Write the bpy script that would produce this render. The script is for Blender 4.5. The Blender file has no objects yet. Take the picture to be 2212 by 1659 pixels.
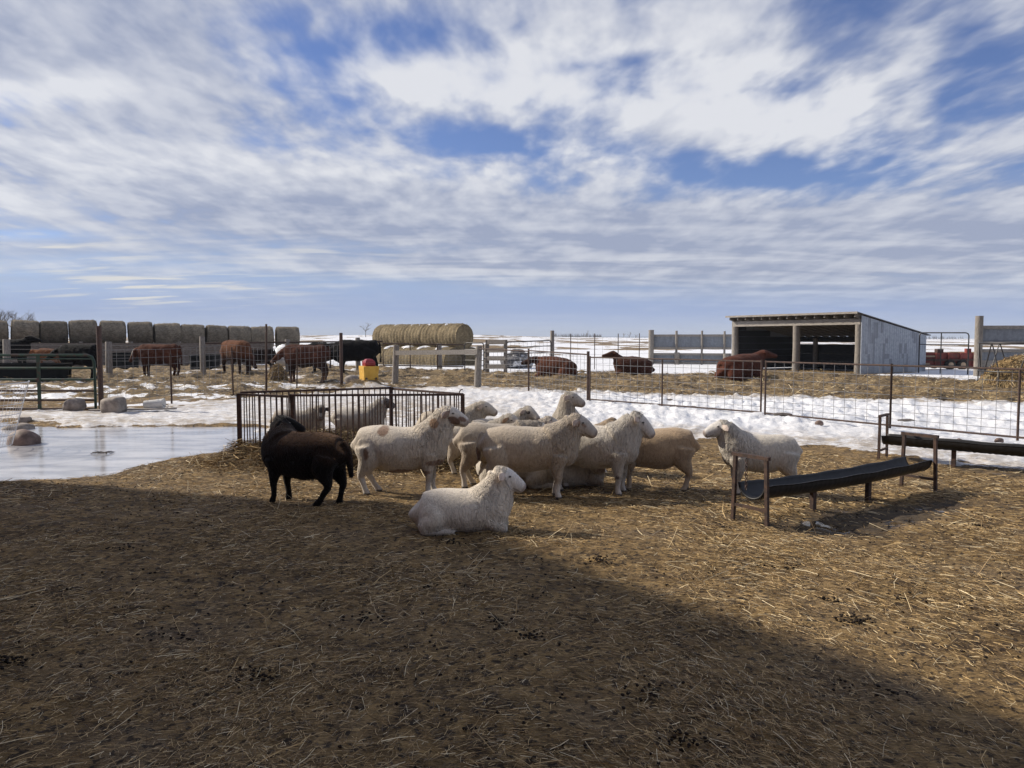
import bpy, math, random
import numpy as np
from mathutils import Vector, Matrix, Quaternion

R = math.radians
random.seed(11)
RNG = np.random.default_rng(7)
SC = bpy.context.scene
COL = SC.collection

# ------------------------------------------------------------------ camera
CAMH = 1.6
FPX = 1662.0                     # focal length measured on the 2212 px wide view of the photograph
PITCH = math.atan((829.5 - 731.0) / FPX)
cam_d = bpy.data.cameras.new("camera")
cam_d.sensor_width = 36.0
cam_d.lens = 36.0 * FPX / 2212.0
cam_d.clip_start = 0.1
cam_d.clip_end = 12000
cam = bpy.data.objects.new("camera", cam_d)
COL.objects.link(cam)
cam.location = (0, 0, CAMH)
cam.rotation_euler = (R(90) - PITCH, 0, 0)
SC.camera = cam

# ------------------------------------------------------------------ sun, exposure
SUN_DIR = Vector((-0.95, 0.31, 0)).normalized() * math.cos(R(33)) + Vector((0, 0, math.sin(R(33))))
sun_d = bpy.data.lights.new("sun", 'SUN')
sun_d.energy = 5.0
sun_d.angle = R(1.0)
sun_d.color = (1.0, 0.90, 0.76)
sun = bpy.data.objects.new("sun", sun_d)
COL.objects.link(sun)
sun.rotation_euler = SUN_DIR.to_track_quat('Z', 'Y').to_euler()
SC.view_settings.view_transform = 'Standard'
SC.view_settings.look = 'None'
SC.view_settings.exposure = 0.2
SC.view_settings.gamma = 1.0
SC.cycles.max_bounces = 6
SC.cycles.diffuse_bounces = 3
SC.cycles.glossy_bounces = 3
SC.cycles.use_denoising = True


class NT:
    """small helper for node trees"""
    def __init__(self, tree):
        self.t = tree
        self.n = tree.nodes
        self.l = tree.links

    def new(self, typ, **kw):
        nd = self.n.new(typ)
        for k, v in kw.items():
            setattr(nd, k, v)
        return nd

    def put(self, sock, val):
        if hasattr(val, 'is_output') or isinstance(val, bpy.types.NodeSocket):
            self.l.new(val, sock)
        elif val is not None:
            sock.default_value = val

    def math(self, op, a, b=None, c=None, clamp=False):
        nd = self.new('ShaderNodeMath', operation=op, use_clamp=clamp)
        self.put(nd.inputs[0], a)
        if b is not None:
            self.put(nd.inputs[1], b)
        if c is not None:
            self.put(nd.inputs[2], c)
        return nd.outputs[0]

    def vmath(self, op, a, b=None):
        nd = self.new('ShaderNodeVectorMath', operation=op)
        self.put(nd.inputs[0], a)
        if b is not None:
            self.put(nd.inputs[1], b)
        return nd.outputs[0]

    def noise(self, vec, scale, detail=4.0, rough=0.55, dist=0.0, out=0):
        nd = self.new('ShaderNodeTexNoise')
        self.put(nd.inputs['Vector'], vec)
        nd.inputs['Scale'].default_value = scale
        nd.inputs['Detail'].default_value = detail
        nd.inputs['Roughness'].default_value = rough
        nd.inputs['Distortion'].default_value = dist
        return nd.outputs[out]

    def smooth(self, val, a, b, c=0.0, d=1.0):
        nd = self.new('ShaderNodeMapRange', interpolation_type='SMOOTHSTEP')
        self.put(nd.inputs[0], val)
        self.put(nd.inputs[1], a)
        self.put(nd.inputs[2], b)
        self.put(nd.inputs[3], c)
        self.put(nd.inputs[4], d)
        return nd.outputs[0]

    def mix(self, fac, a, b, blend='MIX'):
        nd = self.new('ShaderNodeMix', data_type='RGBA', blend_type=blend)
        self.put(nd.inputs[0], fac)
        self.put(nd.inputs[6], tuple(a) + (1,) if isinstance(a, (tuple, list)) and len(a) == 3 else a)
        self.put(nd.inputs[7], tuple(b) + (1,) if isinstance(b, (tuple, list)) and len(b) == 3 else b)
        return nd.outputs[2]

    def mapping(self, vec, scale=(1, 1, 1), rot=(0, 0, 0), loc=(0, 0, 0)):
        nd = self.new('ShaderNodeMapping')
        self.put(nd.inputs['Vector'], vec)
        nd.inputs['Scale'].default_value = scale
        nd.inputs['Rotation'].default_value = rot
        nd.inputs['Location'].default_value = loc
        return nd.outputs[0]


# ------------------------------------------------------------------ world: clear winter sky with broken cloud
def make_world():
    w = bpy.data.worlds.new("World")
    SC.world = w
    w.use_nodes = True
    T = NT(w.node_tree)
    T.n.clear()
    out = T.new('ShaderNodeOutputWorld')
    bg = T.new('ShaderNodeBackground')
    bg.inputs['Strength'].default_value = 0.1
    T.l.new(bg.outputs[0], out.inputs[0])
    sky = T.new('ShaderNodeTexSky', sky_type='NISHITA')
    sky.sun_disc = False
    sky.sun_elevation = R(33)
    sky.sun_rotation = math.atan2(SUN_DIR.x, SUN_DIR.y)
    sky.altitude = 400
    sky.air_density = 1.0
    sky.dust_density = 0.3
    sky.ozone_density = 2.5
    tc = T.new('ShaderNodeTexCoord')
    d = T.vmath('NORMALIZE', tc.outputs['Generated'])
    sp = T.new('ShaderNodeSeparateXYZ')
    T.l.new(d, sp.inputs[0])
    x, y, z = sp.outputs
    zc = T.math('ADD', T.math('MAXIMUM', z, 0.0), 0.085)
    cx = T.math('DIVIDE', x, zc)
    cy = T.math('DIVIDE', y, zc)
    cp = T.new('ShaderNodeCombineXYZ')
    T.l.new(cx, cp.inputs[0])
    T.l.new(cy, cp.inputs[1])
    p = cp.outputs[0]
    ya = T.math('MAXIMUM', T.math('ABSOLUTE', y), 0.15)
    u = T.math('DIVIDE', x, ya)
    v = T.math('DIVIDE', z, ya)

    def blob(px, py, sx, sy, amp, rot=0.0):
        u0, v0 = (px - 1106) / FPX, (731 - py) / FPX
        sx, sy = sx / FPX, sy / FPX
        c, s = math.cos(R(rot)), math.sin(R(rot))
        du = T.math('SUBTRACT', u, u0)
        dv = T.math('SUBTRACT', v, v0)
        a = T.math('ADD', T.math('MULTIPLY', du, c / sx), T.math('MULTIPLY', dv, s / sx))
        b = T.math('ADD', T.math('MULTIPLY', du, -s / sy), T.math('MULTIPLY', dv, c / sy))
        r2 = T.math('ADD', T.math('MULTIPLY', a, a), T.math('MULTIPLY', b, b))
        e = T.math('EXPONENT', T.math('MULTIPLY', r2, -1.0))
        return T.math('MULTIPLY', e, amp)

    def total(lst):
        acc = lst[0]
        for q in lst[1:]:
            acc = T.math('ADD', acc, q)
        return acc
    # where the sky opens (negative) or where cloud is thick (positive)
    bias = total([
        blob(690, 120, 200, 75, -0.36, -8), blob(900, 90, 120, 60, -0.30), blob(560, 60, 100, 40, -0.12),
        blob(1120, 320, 170, 32, -0.30, -6), blob(960, 300, 130, 28, -0.2, -10), blob(1430, 345, 130, 30, -0.22, -6),
        blob(1620, 385, 230, 42, -0.36, 0), blob(1880, 365, 190, 45, -0.34, 3), blob(1780, 255, 90, 40, -0.24, -30),
        blob(2030, 200, 60, 90, -0.26, -25), blob(2110, 120, 80, 60, -0.18), blob(1300, 150, 120, 16, -0.18, 8), blob(740, 250, 70, 40, -0.15),
        blob(1000, 185, 220, 70, 0.20, -4), blob(1350, 90, 300, 80, 0.20, -6), blob(1420, 260, 190, 45, 0.13, -14),
        blob(1750, 120, 230, 70, 0.14), blob(1265, 345, 80, 36, 0.24), blob(1430, 315, 60, 75, 0.22, -35), blob(1575, 275, 85, 75, 0.24, -35), blob(1765, 265, 80, 90, 0.26, -20), blob(1960, 270, 55, 70, 0.2, -15), blob(870, 175, 110, 40, 0.16), blob(620, 95, 50, 20, 0.2, -10), blob(690, 85, 25, 25, 0.18), blob(200, 130, 400, 170, 0.36), blob(300, 380, 700, 110, 0.22, -3),
        blob(1900, 520, 700, 80, 0.34), blob(1050, 480, 700, 70, 0.26, -4), blob(1500, 610, 700, 30, 0.14, -3),
        blob(1150, 655, 500, 35, -0.16, -3), blob(150, 620, 400, 30, -0.15, 0), blob(60, 510, 130, 14, -0.2), blob(1000, 640, 300, 30, -0.12),
    ])
    warp = T.noise(p, 0.9, 3.0, 0.5, 0.0, 1)
    wv = T.vmath('SCALE', T.vmath('SUBTRACT', warp, (0.5, 0.5, 0.5)))
    wv.node.inputs['Scale'].default_value = 0.22
    pw = T.vmath('ADD', p, wv)
    n1 = T.noise(T.mapping(pw, (1.0, 0.46, 1), (0, 0, R(7))), 3.4, 5.0, 0.50)   # puffs
    n2 = T.noise(T.mapping(pw, (1.0, 0.5, 1), (0, 0, R(7))), 10.0, 3.0, 0.52)    # fine ripples
    n3 = T.noise(T.mapping(pw, (0.45, 1.0, 1), (0, 0, R(-14))), 0.8, 4.0, 0.5)   # broad sheets
    n4 = T.noise(T.mapping(p, (0.30, 1.0, 1), (0, 0, R(-16))), 2.2, 5.0, 0.55, 0.4)    # long streaks of the low sheet
    veil = T.smooth(v, 0.09, 0.22)
    puff = T.math('ADD', T.math('MULTIPLY', n1, 0.72), T.math('MULTIPLY', n2, 0.30))
    puff = T.math('MULTIPLY', T.math('SUBTRACT', puff, 0.51), T.math('ADD', T.math('MULTIPLY', veil, 1.15), 0.30))
    dens = T.math('ADD', T.math('ADD', puff, 0.52), T.math('MULTIPLY', T.math('SUBTRACT', n3, 0.5), 0.5))
    dens = T.math('ADD', dens, T.math('MULTIPLY', T.math('SUBTRACT', n4, 0.5), T.math('MULTIPLY', T.math('SUBTRACT', 1.0, veil), 0.55)))
    dens = T.math('ADD', dens, T.math('ADD', T.math('MULTIPLY', bias, 0.85), 0.13))
    cover = T.smooth(dens, 0.36, 0.82)
    # brightness of the cloud itself
    br = T.math('ADD', T.math('MULTIPLY', n2, T.math('ADD', 0.12, T.math('MULTIPLY', veil, 0.42))), T.math('MULTIPLY', n1, 0.7))
    br = T.math('ADD', br, T.math('MULTIPLY', T.math('SUBTRACT', n4, 0.5), T.math('SUBTRACT', 1.0, veil)))
    br = T.math('ADD', br, T.math('MULTIPLY', T.math('SUBTRACT', 1.0, veil), 0.20))
    br = T.smooth(br, 0.40, 0.86, 0.0, 0.8)
    lift = total([blob(980, 185, 330, 60, 0.75, -4), blob(1350, 120, 420, 110, 0.42), blob(1540, 255, 320, 90, 0.5, -10), blob(1780, 230, 250, 90, 0.35, -10),
                  blob(40, 215, 240, 45, 0.9), blob(420, 340, 560, 50, 0.42, -3), blob(60, 440, 300, 40, 0.35), blob(1000, 380, 300, 24, 0.3, -2), blob(1280, 340, 90, 30, 0.4),
                  blob(300, 80, 330, 90, -0.15), blob(1700, 540, 900, 80, -0.10), blob(700, 480, 600, 40, -0.22, -3), blob(2150, 420, 400, 160, -0.12), blob(350, 250, 300, 40, -0.2)])
    br = T.math('ADD', br, lift)
    br = T.math('MINIMUM', T.math('MAXIMUM', br, 0.0), 1.3)
    shade = T.mix(br, (3.0, 3.4, 4.6), (6.8, 6.9, 7.25))
    # low bank of cream streaks far to the left
    st = total([blob(330, 600, 300, 40, 1.0, -3), blob(300, 640, 200, 22, .8), blob(60, 530, 220, 30, .9), blob(720, 545, 160, 10, .6, -3)])
    n5 = T.noise(T.mapping(p, (0.32, 1.0, 1), (0, 0, R(-4))), 4.2, 4.0, 0.5, 0.3)
    stk = T.math('MULTIPLY', T.smooth(n5, 0.52, 0.66), st, clamp=True)
    skyc = T.mix(1.0, sky.outputs[0], (0.68, 0.70, 0.93), 'MULTIPLY')
    hz = T.smooth(v, 0.03, 0.12, 0.9, 0.0)
    skyc = T.mix(hz, skyc, T.mix(T.smooth(v, 0.0, 0.04), (4.3, 5.1, 7.0), (2.7, 3.6, 6.0)))
    cover2 = T.math('MULTIPLY', cover, T.smooth(v, 0.03, 0.09, 0.15, 0.95))
    col = T.mix(cover2, skyc, shade)
    col = T.mix(stk, col, (6.6, 6.5, 6.3))
    T.l.new(col, bg.inputs[0])
    w.cycles.sampling_method = 'MANUAL'
    w.cycles.sample_map_resolution = 512


make_world()

# ------------------------------------------------------------------ measuring helpers: a point of the photo (2212x1659) put on the ground
CP, SP = math.cos(PITCH), math.sin(PITCH)


def ray(px, py):
    a, b = (px - 1106.0) / FPX, (829.5 - py) / FPX
    return Vector((a, CP + b * SP, -SP + b * CP))


def G(px, py, z=0.0):
    r = ray(px, py)
    t = (z - CAMH) / r.z
    return Vector((r.x * t, r.y * t, z))


def AT(px, py, d):
    r = ray(px, py)
    t = d / r.y
    return Vector((r.x * t, d, CAMH + r.z * t))


# ------------------------------------------------------------------ numpy noise
def _hash(ix, iy, seed):
    h = (ix.astype(np.int64) * 374761393 + iy.astype(np.int64) * 668265263 + seed * 974711) & 0x7fffffff
    h = ((h ^ (h >> 13)) * 1274126177) & 0x7fffffff
    return ((h ^ (h >> 16)) & 0xffff) / 65535.0


def vnoise(x, y, seed=0):
    ix, iy = np.floor(x), np.floor(y)
    fx, fy = x - ix, y - iy
    fx = fx * fx * (3 - 2 * fx)
    fy = fy * fy * (3 - 2 * fy)
    a = _hash(ix, iy, seed); b = _hash(ix + 1, iy, seed)
    c = _hash(ix, iy + 1, seed); e = _hash(ix + 1, iy + 1, seed)
    return (a * (1 - fx) + b * fx) * (1 - fy) + (c * (1 - fx) + e * fx) * fy


def fbm(x, y, seed=0, octv=4, gain=0.5):
    s, amp, tot = 0, 1.0, 0
    for o in range(octv):
        c, sn = math.cos(o * 1.1 + .57), math.sin(o * 1.1 + .57)
        s = s + amp * vnoise((x * c - y * sn) * 2 ** o + 17.3 * o, (x * sn + y * c) * 2 ** o - 9.1 * o, seed + o)
        tot += amp
        amp *= gain
    return s / tot


def sstep(a, b, x):
    t = np.clip((x - a) / (b - a), 0, 1)
    return t * t * (3 - 2 * t)


def poly_sd(x, y, poly):
    """signed distance to a polygon, positive inside"""
    best = np.full(x.shape, 1e9)
    inside = np.zeros(x.shape, bool)
    n = len(poly)
    for i in range(n):
        ax, ay = poly[i]
        bx, by = poly[(i + 1) % n]
        dx, dy = bx - ax, by - ay
        t = np.clip(((x - ax) * dx + (y - ay) * dy) / (dx * dx + dy * dy + 1e-12), 0, 1)
        best = np.minimum(best, (x - ax - t * dx) ** 2 + (y - ay - t * dy) ** 2)
        cond = ((ay > y) != (by > y)) & (x < (bx - ax) * (y - ay) / (by - ay + 1e-12) + ax)
        inside ^= cond
    dist = np.sqrt(best)
    return np.where(inside, dist, -dist)


def gpoly(pts):
    return [tuple(G(px, py)[:2]) for px, py in pts]


ICE = gpoly([(-700, 1075), (-200, 1046), (0, 1040), (120, 1036), (230, 1024), (300, 1010), (400, 987), (517, 970), (590, 956),
             (640, 938), (630, 921), (517, 916), (300, 914), (150, 917), (70, 912), (10, 902), (-200, 890), (-700, 890)])
SNOW = gpoly([(-700, 900), (10, 905), (70, 914), (150, 919), (517, 918), (640, 922), (720, 938), (900, 938), (1010, 928), (1200, 938),
              (1500, 950), (1650, 958), (1800, 962), (1920, 975), (2060, 1000), (2212, 1025), (2600, 1060), (2700, 900), (2212, 876),
              (1900, 868), (1700, 862), (1450, 859), (1270, 851), (1100, 843), (1000, 836), (900, 838), (850, 842), (700, 850),
              (520, 863), (400, 876), (230, 889), (120, 890), (-200, 893), (-700, 893)])
WETP = gpoly([(1560, 1110), (1700, 1150), (1850, 1156), (2000, 1125), (2110, 1085), (2060, 1074), (1900, 1088), (1760, 1110), (1660, 1118)])
WETP2 = gpoly([(1990, 990), (2080, 1015), (2300, 1045), (2400, 1040), (2300, 1000), (2080, 988)])
LEFTMIX = gpoly([(-700, 896), (230, 890), (400, 876), (520, 863), (700, 846), (740, 836), (640, 826), (380, 822), (120, 826), (-700, 830)])
SHEDP = [(10.9, 38.0), (14.6, 32.0), (18.5, 34.6), (14.8, 40.6)]
FAR_PX = [-1500, -300, 0, 250, 600, 820, 860, 1050, 1060, 1300, 1420, 1560, 1600, 1870, 1990, 2100, 2140, 2212, 3500]
FAR_PY = [790, 790, 790, 788, 788, 790, 799, 800, 806, 805, 808, 806, 800, 812, 814, 823, 824, 828, 828]
FAR_X = [(px - 1106) / FPX for px in FAR_PX]
FAR_D = [G(px, py).y for px, py in zip(FAR_PX, FAR_PY)]
MOUND = G(792, 831, 0.2)


def zones(x, y):
    n = fbm(x * 0.9, y * 0.9, 3, 4) - 0.5
    nf = fbm(x * 4.0, y * 4.0, 9, 4) - 0.5
    d = np.maximum(y, 0.01)
    sd = poly_sd(x, y, SNOW) + n * 1.5 + nf * 0.9
    sn = sstep(-0.35, 0.40, sd) * (y > 0)
    az = np.where(y > 0.5, x / d, np.sign(x) * 3)
    fd = np.interp(az, FAR_X, FAR_D)
    far = sstep(-1.2, 1.2, (y - fd) + n * 5 + nf * 2.0)
    tuft = fbm(x * 0.05, y * 0.018, 31, 5, 0.6)
    tuft2 = fbm(x * 0.16, y * 0.05, 45, 4, 0.6)
    rr = np.hypot(x, y)
    bare = sstep(0.485, 0.60, tuft * 0.6 + tuft2 * 0.4 + 0.03 * sstep(90, 300, rr) - .01 * sstep(500, 1500, rr)) * sstep(50, 80, y)
    far_sn = far * (1 - 0.85 * bare)
    lm = sstep(-0.3, 0.3, poly_sd(x, y, LEFTMIX) + n * 2) * sstep(0.42, 0.70, fbm(x * 1.6, y * 1.6, 77, 4) + 0.35 * n)
    lm2 = sstep(0.50, 0.74, fbm(x * 0.7, y * 0.7, 51, 5)) * sstep(20, 24, y) * (x < -3) * 0.85
    snow = np.maximum(np.maximum(sn, far_sn), np.maximum(lm * 0.72, lm2 * 0.62 * (1 - far)))
    shp = poly_sd(x, y, SHEDP)
    snow = snow * sstep(0.3, -0.2, shp)
    yard = sstep(-0.5, 0.5, y - (12.0 + 8.5 * sstep(6, -2, x)) + 2 * n) * (1 - far)
    wet = np.maximum(sstep(-0.12, 0.10, poly_sd(x, y, WETP) + nf * 0.22 + n * 0.1), 0.6 * sstep(-0.1, 0.12, poly_sd(x, y, WETP2) + nf * 0.3))
    # dirty, trampled snow behind the pen
    dirt = np.exp(-((x + 3.0) / 3.4) ** 2 - ((y - 16.6) / 5.0) ** 2) * 1.0
    dirt = np.maximum(dirt, np.exp(-((x - MOUND.x) / 1.6) ** 2 - ((y - MOUND.y + 0.5) / 2.0) ** 2) * 0.9)
    dirt = np.maximum(dirt, sstep(2.2, 0.0, sd) * 0.95 * sn)
    dirt = np.maximum(dirt, 0.5 * sstep(1.0, -2.5, x) * np.maximum(sn, lm2))
    return snow, yard, wet, dirt, sn, far


def height(x, y, zz=None):
    x = np.asarray(x, float)
    y = np.asarray(y, float)
    snow, yard, wet, dirt, sn, far = zz if zz is not None else zones(x, y)
    ice = sstep(-0.05, 0.55, poly_sd(x, y, ICE) + (fbm(x * 3, y * 3, 5, 3) - 0.5) * 0.35)
    straw = (fbm(x * 1.6, y * 1.6, 21, 4) - 0.5) * 0.06 + (fbm(x * 11, y * 11, 23, 3) - 0.5) * 0.022
    lump = fbm(x * 1.7, y * 1.7, 41, 4)
    yd = (fbm(x * 0.5, y * 0.5, 40, 3) - 0.5) * 0.12 + sstep(0.45, 0.8, lump) * 0.16 + (fbm(x * 6, y * 6, 43, 3) - 0.5) * 0.07
    bil = 1 - np.abs(2 * fbm(x * 2.6, y * 2.6, 61, 3) - 1) * 1.6
    sl = 0.035 + bil * 0.065 + (fbm(x * 7, y * 7, 63, 4) - 0.5) * 0.10
    nearfence = sstep(12.0, 14.5, y) * sstep(-3, 2, x)
    sl = sl * (0.45 + 0.75 * nearfence)
    rr = np.hypot(x, y)
    fs = (fbm(x * 0.12, y * 0.12, 71, 3) - 0.5) * 0.25
    h = straw * (1 - yard) + yd * yard
    h = h * (1 - snow * 0.7) + sn * sl + far * (0.04 + fs)
    h = h - wet * 0.03 - ice * (1 - sn) * 0.09
    h = h + 0.26 * np.exp(-((x - MOUND.x) / 0.85) ** 2 - ((y - MOUND.y - 0.1) / 0.75) ** 2)
    # swell of the prairie, rising a little to the left
    hill = sstep(150, 650, rr) * (fbm(x * 0.0035, y * 0.0035, 81, 3) * 2.4 + 0.2)
    hill = hill + 3.2 * np.exp(-((x + 60) / 190) ** 2 - ((y - 620) / 200) ** 2)
    h = h + hill - 1.2 * sstep(40, 220, y) * sstep(-40, 30, x)
    return h


def HZ(x, y):
    return float(height(np.array([x]), np.array([y]))[0])


# ------------------------------------------------------------------ mesh helpers
def mesh_from_arrays(name, V, F, cols=None, smooth=True, cname='col'):
    """V (n,3); F list of int arrays, each (m,k)"""
    me = bpy.data.meshes.new(name)
    V = np.asarray(V, np.float32)
    me.vertices.add(len(V))
    me.vertices.foreach_set('co', V.ravel())
    F = [np.asarray(f, np.int32) for f in F if len(f)]
    loops = np.concatenate([f.ravel() for f in F])
    sizes = np.concatenate([np.full(len(f), f.shape[1], np.int32) for f in F])
    me.loops.add(len(loops))
    me.loops.foreach_set('vertex_index', loops)
    me.polygons.add(len(sizes))
    starts = np.concatenate([[0], np.cumsum(sizes)[:-1]]).astype(np.int32)
    me.polygons.foreach_set('loop_start', starts)
    try:
        me.polygons.foreach_set('loop_total', sizes)
    except Exception:
        pass
    if smooth:
        me.polygons.foreach_set('use_smooth', np.ones(len(sizes), bool))
    me.update(calc_edges=True)
    if cols is not None:
        a = me.attributes.new(cname, 'FLOAT_COLOR', 'POINT')
        c = np.ones((len(V), 4), np.float32)
        c[:, :cols.shape[1]] = cols
        a.data.foreach_set('color', c.ravel())
    return me


def link(name, me, mat=None, parent=None, **props):
    o = bpy.data.objects.new(name, me)
    COL.objects.link(o)
    if mat is not None and me is not None:
        me.materials.append(mat)
    if parent is not None:
        o.parent = parent
    for k, v in props.items():
        o[k] = v
    return o


def tag(o, label, cat, group=None):
    o['label'] = label
    o['category'] = cat
    if group:
        o['group'] = group
    return o


def thing(name, label, cat, loc=(0, 0, 0), rz=0.0, group=None):
    o = bpy.data.objects.new(name, None)
    o.empty_display_size = 0.2
    COL.objects.link(o)
    o.location = loc
    o.rotation_euler = (0, 0, rz)
    return tag(o, label, cat, group)


def copy_thing(src, loc=None, rz=None, label=None):
    r = src.copy()
    COL.objects.link(r)
    if loc is not None:
        r.location = loc
    if rz is not None:
        r.rotation_euler = (0, 0, rz)
    if label:
        r['label'] = label
    for ch in list(src.children):
        c = ch.copy()
        COL.objects.link(c)
        c.parent = r
        for g in list(ch.children):
            e = g.copy()
            COL.objects.link(e)
            e.parent = c
    return r


class MB:
    """collects shapes into one mesh"""
    def __init__(self):
        self.v = []
        self.f = []
        self.n = 0

    def add(self, vs, fs):
        self.v.extend([tuple(q) for q in vs])
        self.f.extend([tuple(i + self.n for i in f) for f in fs])
        self.n += len(vs)
        return self

    def box(self, c, s, rz=0.0, rot=None):
        hx, hy, hz = s[0] / 2, s[1] / 2, s[2] / 2
        M = rot if rot is not None else Matrix.Rotation(rz, 3, 'Z')
        b = min(hx, hy, hz) * 0.12
        vs = []
        for (kx, ky, kz) in ((b, 0, 0), (0, b, 0), (0, 0, b)):
            pass
        pts = [(sx, sy, sz) for sx in (-1, 1) for sy in (-1, 1) for sz in (-1, 1)]
        vs = [Vector(c) + M @ Vector((px * hx, py * hy, pz * hz)) for px, py, pz in pts]
        fs = [(0, 1, 3, 2), (4, 6, 7, 5), (0, 4, 5, 1), (2, 3, 7, 6), (0, 2, 6, 4), (1, 5, 7, 3)]
        return self.add(vs, fs)

    def beam(self, a, b, w, h):
        """rectangular bar from a to b, w across, h in the upright direction"""
        a, b = Vector(a), Vector(b)
        t = (b - a)
        L = t.length
        t.normalize()
        up = Vector((0, 0, 1)) if abs(t.z) < 0.95 else Vector((0, 1, 0))
        s = t.cross(up).normalized()
        u = s.cross(t).normalized()
        M = Matrix((t, s, u)).transposed()
        return self.box((a + b) / 2, (L, w, h), rot=M)

    def tube(self, pts, r, n=8, cap=True, r_list=None):
        pts = [Vector(p) for p in pts]
        base = self.n
        vs = []
        prev = None
        m = len(pts)
        for i, p in enumerate(pts):
            t = (pts[min(i + 1, m - 1)] - pts[max(i - 1, 0)]).normalized()
            if prev is None:
                ref = Vector((0, 0, 1)) if abs(t.z) < 0.9 else Vector((1, 0, 0))
                s = t.cross(ref).normalized()
            else:
                s = (prev - t * prev.dot(t)).normalized()
            prev = s
            q = t.cross(s)
            rr = r_list[i] if r_list else r
            for k in range(n):
                a = 2 * math.pi * k / n
                vs.append(p + s * (math.cos(a) * rr) + q * (math.sin(a) * rr))
        fs = []
        for i in range(m - 1):
            for k in range(n):
                k2 = (k + 1) % n
                fs.append((i * n + k, i * n + k2, (i + 1) * n + k2, (i + 1) * n + k))
        if cap:
            fs.append(tuple(range(n - 1, -1, -1)))
            fs.append(tuple((m - 1) * n + k for k in range(n)))
        return self.add(vs, fs)

    def build(self, name, mat, parent=None, smooth=False, world=False, **props):
        me = bpy.data.meshes.new(name)
        off = Vector(parent.location) if (world and parent is not None) else Vector((0, 0, 0))
        if world and parent is not None and parent.parent is not None:
            off = off + Vector(parent.parent.location)
        me.from_pydata([tuple(Vector(q) - off) for q in self.v], [], self.f)
        if smooth:
            me.polygons.foreach_set('use_smooth', np.ones(len(me.polygons), bool))
            me.set_sharp_from_angle(angle=R(40))
        me.update()
        return link(name, me, mat, parent, **props)


# ------------------------------------------------------------------ materials
def base_mat(name):
    m = bpy.data.materials.new(name)
    m.use_nodes = True
    T = NT(m.node_tree)
    b = T.n['Principled BSDF']
    return m, T, b


def bump(T, b, h, strength=0.5, dist=0.02):
    nd = T.new('ShaderNodeBump')
    nd.inputs['Strength'].default_value = strength
    nd.inputs['Distance'].default_value = dist
    T.l.new(h, nd.inputs['Height'])
    T.l.new(nd.outputs[0], b.inputs['Normal'])


def coord(T, kind='Object'):
    return T.new('ShaderNodeTexCoord').outputs[kind]


def simple_mat(name, c1, c2, scale=8.0, rough=0.7, stretch=(1, 1, 1), metallic=0.0, bstr=0.3, bdist=0.01, lo=0.35, hi=0.65, detail=5, spec=0.5, c3=None, s3=1.5):
    m, T, b = base_mat(name)
    p = T.mapping(coord(T), stretch)
    n = T.noise(p, scale, detail, 0.6)
    c = T.mix(T.smooth(n, lo, hi), c1, c2)
    if c3 is not None:
        n3 = T.noise(p, s3, 4, 0.6)
        c = T.mix(T.smooth(n3, 0.52, 0.66), c, c3)
    T.l.new(c, b.inputs['Base Color'])
    b.inputs['Roughness'].default_value = rough
    b.inputs['Metallic'].default_value = metallic
    b.inputs['Specular IOR Level'].default_value = spec
    if bstr:
        bump(T, b, n, bstr, bdist)
    return m


M_RUST = simple_mat('rusty_pipe', (0.030, 0.018, 0.015), (0.075, 0.040, 0.027), 25, 0.75, bstr=0.3, bdist=0.003)
M_DARKRUST = simple_mat('dark_rusty_steel', (0.030, 0.018, 0.016), (0.085, 0.042, 0.028), 30, 0.6, bstr=0.3, bdist=0.003)
M_WIRE = simple_mat('galvanised_wire', (0.16, 0.16, 0.165), (0.26, 0.26, 0.27), 20, 0.5, metallic=0.5, bstr=0)
M_BRIGHTWIRE = simple_mat('bright_wire', (0.45, 0.45, 0.46), (0.62, 0.62, 0.63), 20, 0.35, metallic=0.8, bstr=0)
M_WOOD = simple_mat('weathered_wood', (0.13, 0.115, 0.10), (0.30, 0.27, 0.235), 9, 0.85, (6, 6, 0.7), bstr=0.5, bdist=0.01, lo=0.3, hi=0.7)
M_WOODH = simple_mat('weathered_plank', (0.17, 0.155, 0.14), (0.34, 0.31, 0.275), 9, 0.85, (0.7, 6, 6), bstr=0.4, bdist=0.008, lo=0.3, hi=0.7)
M_BOARD = simple_mat('old_grey_boards', (0.12, 0.10, 0.085), (0.23, 0.195, 0.165), 5, 0.9, (0.4, 5, 6), bstr=0.4, bdist=0.01)
M_GREEN = simple_mat('dark_green_paint', (0.012, 0.040, 0.026), (0.022, 0.062, 0.04), 12, 0.45, bstr=0, c3=(0.05, 0.03, 0.022), s3=6)
M_BLACKPIPE = simple_mat('black_pipe', (0.018, 0.018, 0.02), (0.035, 0.032, 0.032), 12, 0.5, bstr=0)
M_RUBBER = simple_mat('black_rubber', (0.005, 0.005, 0.006), (0.014, 0.014, 0.016), 14, 0.55, bstr=0.3, bdist=0.006)
M_TANK = simple_mat('black_plastic', (0.004, 0.005, 0.005), (0.008, 0.010, 0.010), 4, 0.75, bstr=0, spec=.2)
M_YELLOW = simple_mat('yellow_plastic', (0.52, 0.29, 0.03), (0.60, 0.36, 0.05), 5, 0.6, bstr=0.1)
M_RED = simple_mat('red_plastic', (0.20, 0.008, 0.014), (0.28, 0.015, 0.022), 5, 0.4, bstr=0)
M_REDPAINT = simple_mat('faded_red_paint', (0.16, 0.022, 0.018), (0.25, 0.05, 0.035), 4, 0.6, bstr=0.1, c3=(0.10, 0.035, 0.025), s3=3)
M_TYRE = simple_mat('tyre', (0.012, 0.012, 0.012), (0.03, 0.028, 0.026), 10, 0.85, bstr=0.2)
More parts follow.
